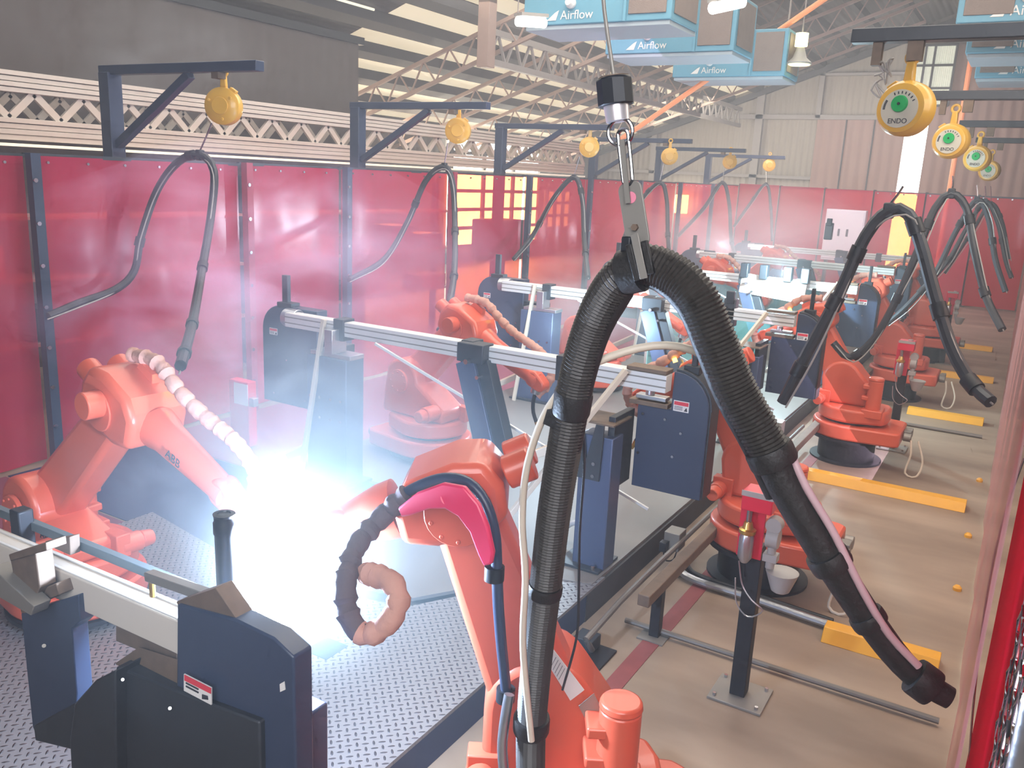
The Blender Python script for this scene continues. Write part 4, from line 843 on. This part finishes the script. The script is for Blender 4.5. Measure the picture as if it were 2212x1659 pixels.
# dark column carrying the near beam
o0 = Vector((-2.75, 1.5, 0)); t = thing('support_column', 'dark blue-black support column below the near pale beam', 'column', o0); L = lambda p: Vector(p) - o0
slab('column_face', [(45, 1325), (168, 1285), (173, 1342), (155, 1358), (166, 1500), (160, 1560), (82, 1600), (70, 1570)], 1.50, 1.56, NAVY, t, .004)
slab('column_foot', [(72, 1568), (160, 1520), (400, 1610), (400, 1680), (76, 1600)], 1.47, 1.53, STEELBLK, t, .004)
slab('clamp_cheek', [(20, 1200), (75, 1190), (85, 1270), (60, 1325), (45, 1325), (28, 1240)], 1.44, 1.50, RUST, t, .004)
slab('clamp_cap', [(18, 1198), (98, 1172), (100, 1190), (22, 1212)], 1.43, 1.50, RUST, t, .003)
slab('clamp_cap', [(96, 1170), (150, 1160), (152, 1200), (110, 1182)], 1.66, 1.70, RUST, t, .003)
slab('bracket_rail', [(-20, 1225), (73, 1310), (66, 1330), (-20, 1280)], 1.40, 1.46, GREYP, t, .003)
slab('saddle_block', [(50, 1290), (120, 1260), (128, 1285), (60, 1315)], 1.47, 1.53, RUST, t, .003)
obj('column_bolt', cyl(BM(), L(P(95, 1395, 1.5)), L(P(95, 1395, 1.49)), .007, n=8), GREYP, t)
# ------------------------------------------------------------------ regulator stands along the aisle
t = thing('regulator_stand', 'black floor stand with red air regulator unit, nearest one', 'stand', (-.93, 4.1, 0))
f = obj('foot_plate', boxr(BM(), -.13, .15, -.13, .13, 0, .014), GREYP, t, .002); bm = BM()
for (x, y) in ((-.1, -.1), (.12, -.1), (.12, .1), (-.1, .1)): cyl(bm, (x, y, .014), (x, y, .03), .01, n=6)
obj('foot_bolt', bm, CHROME, f)
obj('square_post', boxr(BM(), -.04, .04, -.04, .04, .014, .86), BLACK, t, .004)
bk = obj('backing_plate', boxr(BM(), -.085, .04, -.06, -.045, .80, 1.15), REDP, t, .003); boxx = BM(); boxr(boxx, -.07, .08, -.13, -.0, 1.07, 1.17); o = obj('valve_box', boxx, REDP, t, .006); o2 = obj('valve_button', cyl(BM(), (.03, -.06, 1.17), (.03, -.06, 1.178), .025, n=18), SILVER, o); obj('box_edge', boxr(BM(), -.072, .082, -.134, -.13, 1.145, 1.172), PLASTIC, o)
bm = BM(); lathe(bm, (-.03, -.10, .79), (0, 0, 1), [(0, .018), (.03, .036), (.13, .036), (.15, .03)], 18); obj('filter_bowl', bm, SILVER, t)
obj('brass_collar', lathe(BM(), (-.03, -.10, .945), (0, 0, 1), [(0, .04), (.02, .042), (.025, .028), (.06, .02)], 18), BRASS, t); obj('needle_valve', cyl(BM(), (-.03, -.10, 1.0), (-.03, -.10, 1.075), .014, n=12), CHROME, t)
bm = BM(); cyl(bm, (.09, -.10, 1.01), (.09, -.04, 1.01), .04, n=20); cyl(bm, (.06, -.07, .94), (.12, -.07, .94), .05, n=16); cyl(bm, (.09, -.07, .78), (.09, -.07, .92), .022, n=14); boxr(bm, .055, .125, -.1, -.04, .82, .86); obj('pressure_regulator', bm, PLASTIC, t, .003)
obj('drip_cup', lathe(BM(), (.15, -.05, .66), (0, 0, 1), [(0, .03), (.01, .045), (.11, .08), (.112, .07)], 20), PLASTIC, t)
obj('thin_line', tube(BM(), [(-.06, -.08, .78), (-.03, -.08, .66), (.03, -.1, .60), (.09, -.1, .56), (.02, -.09, .50), (-.05, -.07, .55), (-.07, -.07, .68)], .004, .02, 6), SILVER, t)
for k, lab in enumerate(('second black regulator stand with pinkish gauge unit among the orange robots', 'third regulator stand, silvery unit before the far red curtain')):
    dup(t, lab, loc=(-.90, 4.1 + 5.4 * (1, 2.05)[k], 0))
# ------------------------------------------------------------------ floor runs
def run(name, label, cat, pts, r, m, step=.1, n_=10): p0 = Vector(pts[0]); return tag(obj(name, tube(BM(), [Vector(p) - p0 for p in pts], r, step, n_), m), label, cat), p0
def runL(name, label, cat, pts, r, m, step=.1, n_=10):
    o, p0 = run(name, label, cat, pts, r, m, step, n_); o.location = p0; return o
runL('conduit_pipe', 'grey conduit on the floor passing behind the nearest stand foot', 'pipe', [(-1.72, 4.42, .03), (-1.2, 4.42, .03), (.0, 4.42, .03)], .017, mat('dull_pipe', (.24, .22, .2), .4, .5))
runL('conduit_pipe', 'silver conduit curving off the platform into the near yellow cover', 'pipe', [(-1.72, 5.45, .06), (-1.70, 5.28, .04), (-1.55, 5.18, .035), (-1.2, 5.16, .035), (-.66, 5.10, .035)], .026, SILVER, .05)
runL('black_cable', 'black cable lying beside the silver conduit', 'cable', [(-1.75, 5.6, .05), (-1.62, 5.30, .035), (-1.3, 5.24, .03), (-.66, 5.17, .03)], .018, BLACK, .05)
def cover(label, x0, x1, y): return tag(obj('floor_cable_cover', prism(BM(), [(-.11, 0), (.11, 0), (.05, .075), (-.05, .075)], lambda u, v, s: Vector((x1 if s else x0, u, v))), YELLOW, None, .004), label, 'cable cover')
for k, (x0, x1, y, lab) in enumerate(((-.68, -.05, 5.03, 'near yellow floor cable cover where the silver conduit ends'), (-1.48, -.1, 7.98, 'long yellow floor cable cover behind the second aisle robot'), (-.95, -.12, 11.3, 'third yellow floor cable cover from the front'), (-.95, -.12, 14.1, 'fourth yellow floor cable cover from the front'), (-.95, -.25, 17.1, 'fifth yellow floor cable cover, far down the aisle'))):
    o = cover(lab, x0, x1, y); o.location.y = y
for k, (x, y) in enumerate(((-.04, 6.2), (-.04, 7.3), (-.04, 8.9))):
    tag(obj('floor_anchor', lathe(BM(), (x, y, 0), (0, 0, 1), [(0, .028), (.02, .028), (.035, .015)], 12), YELLOW), '%s small yellow floor anchor along the aisle curtain' % ORD[k], 'anchor')
runL('conduit_pipe', 'thin grey conduit crossing the floor behind the second aisle robot', 'pipe', [(-1.3, 10.6, .02), (-.1, 10.6, .02)], .02, mat('dull_pipe2', (.24, .22, .2), .4, .5))
for k in range(3):
    t = thing('guard_rail', '%s brown square rail on legs along the platform edge' % ORD[k], 'rail', (-1.52, 4.15 + 3.3 * k, 0)); obj('rail_tube', boxr(BM(), -.035, .035, 0, 2.6, .30, .37), RUST, t, .005)
    for y in (.22, 2.3): obj('rail_leg', boxr(BM(), -.03, .03, y, y + .06, 0, .3), BLACK, t, .003); obj('leg_foot', boxr(BM(), -.08, .08, y - .06, y + .12, 0, .01), GREYP, t)
runL('conduit_pipe', 'grey conduit along the platform side below the junction box', 'pipe', [(-1.72, 3.95, .06), (-1.72, 4.3, .20), (-1.72, 9, .20)], .018, mat('dull_pipe3', (.24, .22, .2), .4, .5))
t = thing('corner_foot', 'black bolted bracket foot at the platform corner on the floor', 'bracket', (-1.75, 4.0, 0)); obj('foot_plate', boxr(BM(), -.12, .12, -.13, .1, 0, .015), BLACK, t, .002); obj('bracket_block', boxr(BM(), -.1, .02, -.03, .09, .015, .09), STEELBLK, t, .004)
for k, (px, py, lab) in enumerate(((1450, 1165, 'small grey junction box with wires on the platform side'), (1672, 925, 'second grey junction box on the platform side'))):
    p = at(px, py, x=-1.82); t = thing('junction_box', lab, 'box', p); obj('box_body', boxr(BM(), -.02, .09, -.10, .04, -.04, .09), PLASTIC if k else GREYP, t, .004); obj('connector', box(BM(), (-.0, -.14, .0), (.05, .06, .07)), BLACK, t, .005)
    obj('loose_wire', tube(BM(), [(0, -.14, -.03), (.03, -.18, -.08), (.06, -.10, -.10), (.05, 0, -.07)], .005, .02, 6), BLACK, t)
# white ring of cable behind the column
p = at(1243, 1160, z=.26); tag(obj('cable_coil', sweep(BM(), [p + Vector((.09 * math.cos(a), .03 * math.sin(a), .09 * math.sin(a))) for a in [2 * PI * i / 20 * .8 + 1 for i in range(20)]], .018, 10), mat('white_hose', (.6, .6, .6), .35)), 'loop of pale grey cable on the deck behind the notched column', 'cable')
for k, (x, y) in enumerate(((-.72, 5.55), (-.66, 8.8), (-.62, 12.05))):
    runL('grounding_lead', '%s cream lead looping from a robot base to the floor' % ORD[k], 'lead', [(x, y - .1, .33), (x + .02, y - .16, .2), (x + .0, y - .2, .03), (x + .1, y - .22, .02), (x + .13, y - .15, .15), (x + .06, y - .08, .33)], .010, CREAM, .03, 8)
p = at(516, 850, y=5.3)
t = thing('fire_call_box', 'pink lit upright red cabinet with a white sheet behind the near far-row robot', 'box', p); obj('box_body', boxr(BM(), -.13, .12, 0, .1, -.5, .12), REDP, t, .006); obj('paper_sheet', boxr(BM(), -.06, .12, -.005, 0, -.1, .1), WHITE, t); obj('switch', boxr(BM(), .13, .19, 0, .06, -.1, -.02), SILVER, t, .004)
# electrical cabinet at the back
t = thing('electrical_cabinet', 'beige electrical cabinet standing before the far back curtain', 'cabinet', (-4.05, 23.3, 0)); obj('cabinet_body', boxr(BM(), -.5, .45, -.15, .15, .9, 2.18), BEIGECAB, t, .01); obj('cabinet_door', boxr(BM(), -.47, .42, -.17, -.15, .95, 2.14), BEIGECAB, t, .008)
for x in (-.16, .04): obj('door_handle', boxr(BM(), x, x + .05, -.19, -.17, 1.52, 1.7), BLACK, t, .004)
for x in (-.42, .35): obj('cabinet_leg', boxr(BM(), x, x + .06, -.1, .1, 0, .9), STEELBLK, t)
# ------------------------------------------------------------------ air cleaners under the roof
def air_cleaner(label, x0, x1, y, z, mir=0):
    t = thing('air_cleaner', label, 'air cleaner', (x1, y, z)); w = x1 - x0; h = .62; dp = .72
    obj('housing', boxr(BM(), -w, 0, 0, dp, .04, h), BLUEB, t, .01); obj('underside', boxr(BM(), -w + .02, -.02, .02, dp, 0, .04), BLUEL, t, .004)
    obj('filter_panel', boxr(BM(), *((-.42, -.05) if not mir else (-w + .05, -w + .42)), -.012, 0, .10, h - .04), BROWNP, t, .004); obj('filter_panel', boxr(BM(), 0, .012, .06, dp - .08, .10, h - .04), BROWNP, t, .004)
    obj('panel_trim', boxr(BM(), -.47, -.44, -.02, 0, .04, h), BLUEB, t, .003)
    f = obj('fan_knob', lathe(BM(), (-w * .66, -.0, .225), (0, -1, 0), [(0, .05), (.03, .05), (.05, .035), (.08, .03)], 14), WHITE, t)
    text('lettering', 'Airflow', .115, WHITE, t, face_mat((-w * .62, -.004, .12), (1, 0, 0), (0, 0, 1)), .002)
    obj('logo_wedge', prism(BM(), [(-w * .62 - .32, .08), (-w * .62 - .22, .08), (-w * .62 - .19, .17), (-w * .62 - .23, .15)], lambda u, v, s: Vector((u, -.006 if s else -.002, v))), WHITE, t, smooth=0)
    for x in (-w + .1, -.1): obj('hanger_rod', cyl(BM(), (x, .3, h), (x, .3, zr(x1 + x) - z - .02), .012, n=6), TRUSSG, t)
    return t
a1 = air_cleaner('large blue ceiling air cleaner with white lettering, nearest of the row', -4.62, -3.08, 7.75, 4.0)
dup(a1, 'second blue ceiling air cleaner with white lettering', off=(0, 1.9, 0)); dup(a1, 'third blue ceiling air cleaner with white lettering, farthest of the row', off=(0, 4.1, 0))
for k, (a, b, y, lab) in enumerate(((2062, 62, 8.5, 'blue air cleaner in the upper corner, nearest beyond the aisle boom'), (2083, 125, 10.3, 'second blue air cleaner in the upper corner'), (2103, 176, 12.35, 'third blue air cleaner in the upper corner, with a tan filter'))):
    if k == 0: aR = air_cleaner(lab, at(a, b, z=4.0).x, at(a, b, z=4.0).x + 1.5, at(a, b, z=4.0).y, 4.0, 1)
    else: dup(aR, lab, loc=(at(a, b, z=4.0).x + 1.5, at(a, b, z=4.0).y, 4.0))
# tilt none; lamps
p = at(1728, 118, y=12); t = thing('high_bay_lamp', 'small glowing high bay lamp hanging past the blue air cleaners', 'lamp', p); obj('lamp_shade', lathe(BM(), (0, 0, -.12), (0, 0, 1), [(0, .16), (.02, .16), (.08, .09), (.2, .05)], 20), PLASTIC, t); obj('lamp_bulb', lathe(BM(), (0, 0, -.13), (0, 0, 1), [(0, .14), (.008, .14)], 20), LAMPY, t); obj('lamp_driver', cyl(BM(), (0, 0, .1), (0, 0, .26), .08), LAMPY, t); obj('hanger_rod', cyl(BM(), (0, 0, .26), (0, 0, zr(p.x) - p.z), .01, n=6), TRUSSG, t)
for (a, b, c, d, y, lab) in ((1538, 18, 1604, 4, 6.9, 'glowing tube lamp above the blue air cleaners at the top edge'), (1118, 46, 1176, 50, 7.2, 'glowing tube lamp under the nearest blue air cleaner')):
    p0, p1 = at(a, b, y=y), at(c, d, y=y + .3); t = thing('tube_lamp', lab, 'lamp', p0); obj('lamp_tube', cyl(BM(), (0, 0, 0), p1 - p0, .045, n=12), TUBEL, t); obj('lamp_tray', bar(BM(), (0, 0, .06), p1 - p0 + Vector((0, 0, .06)), .12, .03), PLASTIC, t); obj('hanger_rod', cyl(BM(), (0, 0, .06), (0, 0, zr(p0.x) - p0.z), .006, n=6), TRUSSG, t)
a, b = at(1335, 305, y=12), at(1790, -8, y=12)
b = a + (b - a) * 1.0
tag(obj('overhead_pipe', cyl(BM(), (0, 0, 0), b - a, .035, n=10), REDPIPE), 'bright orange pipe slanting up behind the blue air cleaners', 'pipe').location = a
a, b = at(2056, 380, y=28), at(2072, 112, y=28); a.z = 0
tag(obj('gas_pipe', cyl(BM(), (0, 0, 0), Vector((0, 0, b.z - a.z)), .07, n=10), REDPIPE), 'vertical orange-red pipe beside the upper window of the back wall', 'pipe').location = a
# ------------------------------------------------------------------ arc, smoke, lights
ARC = at(622, 1250, y=1.84)
t = tag(obj('welding_arc', lathe(BM(), (0, 0, -.035), (0, 0, 1), [(0, .005), (.02, .03), (.04, .036), (.06, .02), (.07, .004)], 16), glow('arc_plasma', (.75, .9, 1), 120)), 'blinding white welding arc at the end of the near beam', 'arc'); t.location = ARC
def vol(name, label, c, s, dens, em, col, noise=2.2, thr=.42, falloff=1.0, rot=0., aniso=.2, ecol=(.55, .75, 1)):
    bm = BM(); bmesh.ops.create_icosphere(bm, subdivisions=4, radius=1)
    for v in bm.verts: v.co *= .93 + .07 * math.sin(v.co.x * 7 + v.co.z * 5) * math.sin(v.co.y * 6 + 1)
    m = bpy.data.materials.new(name + '_volume'); m.use_nodes = True; nt = m.node_tree; nt.nodes.remove(nt.nodes['Principled BSDF']); out = nt.nodes['Material Output']
    tc = N(nt, 'ShaderNodeTexCoord'); gr = N(nt, 'ShaderNodeTexGradient'); gr.gradient_type = 'SPHERICAL'; nt.links.new(tc.outputs['Object'], gr.inputs[0])
    f = mth(nt, 'POWER', gr.outputs['Fac'], falloff)
    if noise:
        nz = N(nt, 'ShaderNodeTexNoise'); nz.inputs['Scale'].default_value = noise; nz.inputs['Detail'].default_value = 3; nz.inputs['Distortion'].default_value = .8
        nt.links.new(tc.outputs['Object'], nz.inputs['Vector']); k = mth(nt, 'MAXIMUM', mth(nt, 'SUBTRACT', nz.outputs['Fac'], thr), 0.0); k = mth(nt, 'MULTIPLY', k, 3.0); f = mth(nt, 'MULTIPLY', f, k)
    sh = None
    if dens:
        sc = N(nt, 'ShaderNodeVolumeScatter'); sc.inputs['Color'].default_value = (*col, 1); sc.inputs['Anisotropy'].default_value = aniso; nt.links.new(mth(nt, 'MULTIPLY', f, dens), sc.inputs['Density']); sh = sc.outputs[0]
    if em:  # emission imitates light scattered in smoke, and the bloom around the arc
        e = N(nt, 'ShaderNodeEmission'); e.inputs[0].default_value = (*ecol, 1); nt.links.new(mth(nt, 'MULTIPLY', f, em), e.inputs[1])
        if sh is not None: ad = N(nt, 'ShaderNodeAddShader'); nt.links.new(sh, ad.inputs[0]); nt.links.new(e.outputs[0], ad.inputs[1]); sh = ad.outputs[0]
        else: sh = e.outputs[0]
    nt.links.new(sh, out.inputs['Volume'])
    o = obj(name, bm, m, smooth=180); o.location = c; o.scale = s; o.rotation_euler = (0, rot, 0); tag(o, label, 'smoke', kind='stuff'); return o
vol('arc_bloom', 'white glare bloom around the welding arc, built as a glowing volume', ARC + Vector((0, .05, .03)), (.46, .46, .52), 0, 24, (1, 1, 1), 0, 0, 2.7, ecol=(.55, .78, 1))  # added emissive volume imitating the bloom around the arc
vol('arc_halo', 'wide faint blue glow halo around the near welding arc, built as a glowing volume', ARC + Vector((-.15, .35, .1)), (1.25, 1.1, .95), 0, 1.1, (1, 1, 1), 0, 0, 2.0, ecol=(.42, .68, 1))  # second added emissive volume, imitating the wide blue halo of the glare
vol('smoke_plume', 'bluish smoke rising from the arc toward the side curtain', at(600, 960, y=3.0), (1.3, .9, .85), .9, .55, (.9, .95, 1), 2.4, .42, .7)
vol('smoke_haze', 'thin smoke with a violet glow put in, drifting before the side curtain', at(560, 600, y=5.4), (2.6, 2.0, 1.3), .30, .60, (.9, .9, 1), 2.4, .44, .6, ecol=(.72, .58, .95))  # violet glow put into the smoke to veil the curtain behind
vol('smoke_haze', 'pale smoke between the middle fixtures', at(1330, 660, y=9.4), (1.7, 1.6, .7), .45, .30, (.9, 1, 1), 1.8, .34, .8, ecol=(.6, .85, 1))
vol('smoke_haze', 'pale smoke over the far fixtures', at(1620, 520, y=16), (2.8, 4, 1.2), .2, .13, (.9, 1, 1), 1.6, .32, .7, ecol=(.95, .72, .85))  # pink glow put into the smoke to lift the dull back curtain
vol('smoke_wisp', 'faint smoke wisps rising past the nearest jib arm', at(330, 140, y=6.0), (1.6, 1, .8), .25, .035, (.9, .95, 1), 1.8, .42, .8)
def light(name, typ, loc, power, col, size=None, rot=None, sx=None, shape=None):
    l = bpy.data.lights.new(name, typ); l.energy = power; l.color = col
    if typ == 'AREA':
        l.shape = 'RECTANGLE'; l.size = size; l.size_y = sx or size
    elif size is not None: l.shadow_soft_size = size
    o = bpy.data.objects.new(name, l); COL.objects.link(o); o.location = loc
    if rot is not None: o.rotation_euler = Vector(rot).to_track_quat('-Z', 'Y').to_euler() if len(rot) == 3 else rot
    return o
light('arc_light', 'POINT', ARC + Vector((.0, .03, .06)), 240, (.55, .72, 1), .05)
light('arc_light_b', 'POINT', at(1690, 600, y=10.9) + Vector((0, 0, .1)), 260, (.6, .9, 1), .06)
light('arc_light_c', 'POINT', at(1200, 700, y=7.1), 90, (.55, .8, 1), .06)
light('arc_light_d', 'POINT', at(1560, 530, y=16.5), 40, (.75, .9, 1), .08)
light('skylight_fill', 'AREA', (-6, 11, 5.6), 800, (1, .93, .82), 9, (0, 0, -1), 14)
light('aisle_fill', 'AREA', (1.2, 6, 4.6), 420, (1, .9, .78), 2.5, (-.35, 0, -1), 12)
light('camera_side_fill', 'AREA', (.8, -2.2, 4.2), 330, (.95, .95, 1), 4, (-.5, 1, -.55), 3)  # added area lamp above and behind the camera, no door stands there
light('side_fill', 'AREA', (-13.6, 15, 3.2), 500, (1, .82, .62), 10, (1, 0, -.1), 3)
light('back_fill', 'AREA', (-6, 25.5, 4.6), 230, (1, .95, .85), 9, (0, 1, -.15), 2.5)
light('curtain_fill', 'AREA', (-3.6, 19.5, 4.4), 220, (1, .86, .92), 6, (0, .8, -.6), 2)
light('side_curtain_fill', 'AREA', (-4.2, 9, 4.4), 120, (1, .75, 1), 2, (-1, 0, -.75), 14)
W = bpy.data.worlds.new('world'); S.world = W; W.use_nodes = True; nt = W.node_tree; bg = nt.nodes['Background']; bg.inputs[0].default_value = (.55, .6, .7, 1); bg.inputs[1].default_value = HAZE_BG
if HAZE:
    sc = nt.nodes.new('ShaderNodeVolumeScatter'); sc.inputs['Density'].default_value = HAZE; sc.inputs['Color'].default_value = (.9, .92, 1, 1); sc.inputs['Anisotropy'].default_value = .15; nt.links.new(sc.outputs[0], nt.nodes['World Output'].inputs['Volume'])
S.view_settings.view_transform = 'Standard'; S.view_settings.look = 'None'; S.view_settings.exposure = EXPO; S.view_settings.gamma = 1.0
c = S.cycles; c.max_bounces = 6; c.diffuse_bounces = 2; c.glossy_bounces = 2; c.transmission_bounces = 2; c.transparent_max_bounces = 8; c.volume_bounces = 0; c.caustics_reflective = False; c.caustics_refractive = False
c.use_light_tree = False; c.use_adaptive_sampling = True; c.adaptive_threshold = .08; c.adaptive_min_samples = 12; c.use_denoising = True; c.sample_clamp_indirect = 4; c.sample_clamp_direct = 0; c.volume_step_rate = 4; c.volume_max_steps = 64
# names: one kind, Blender's own suffixes for repeats
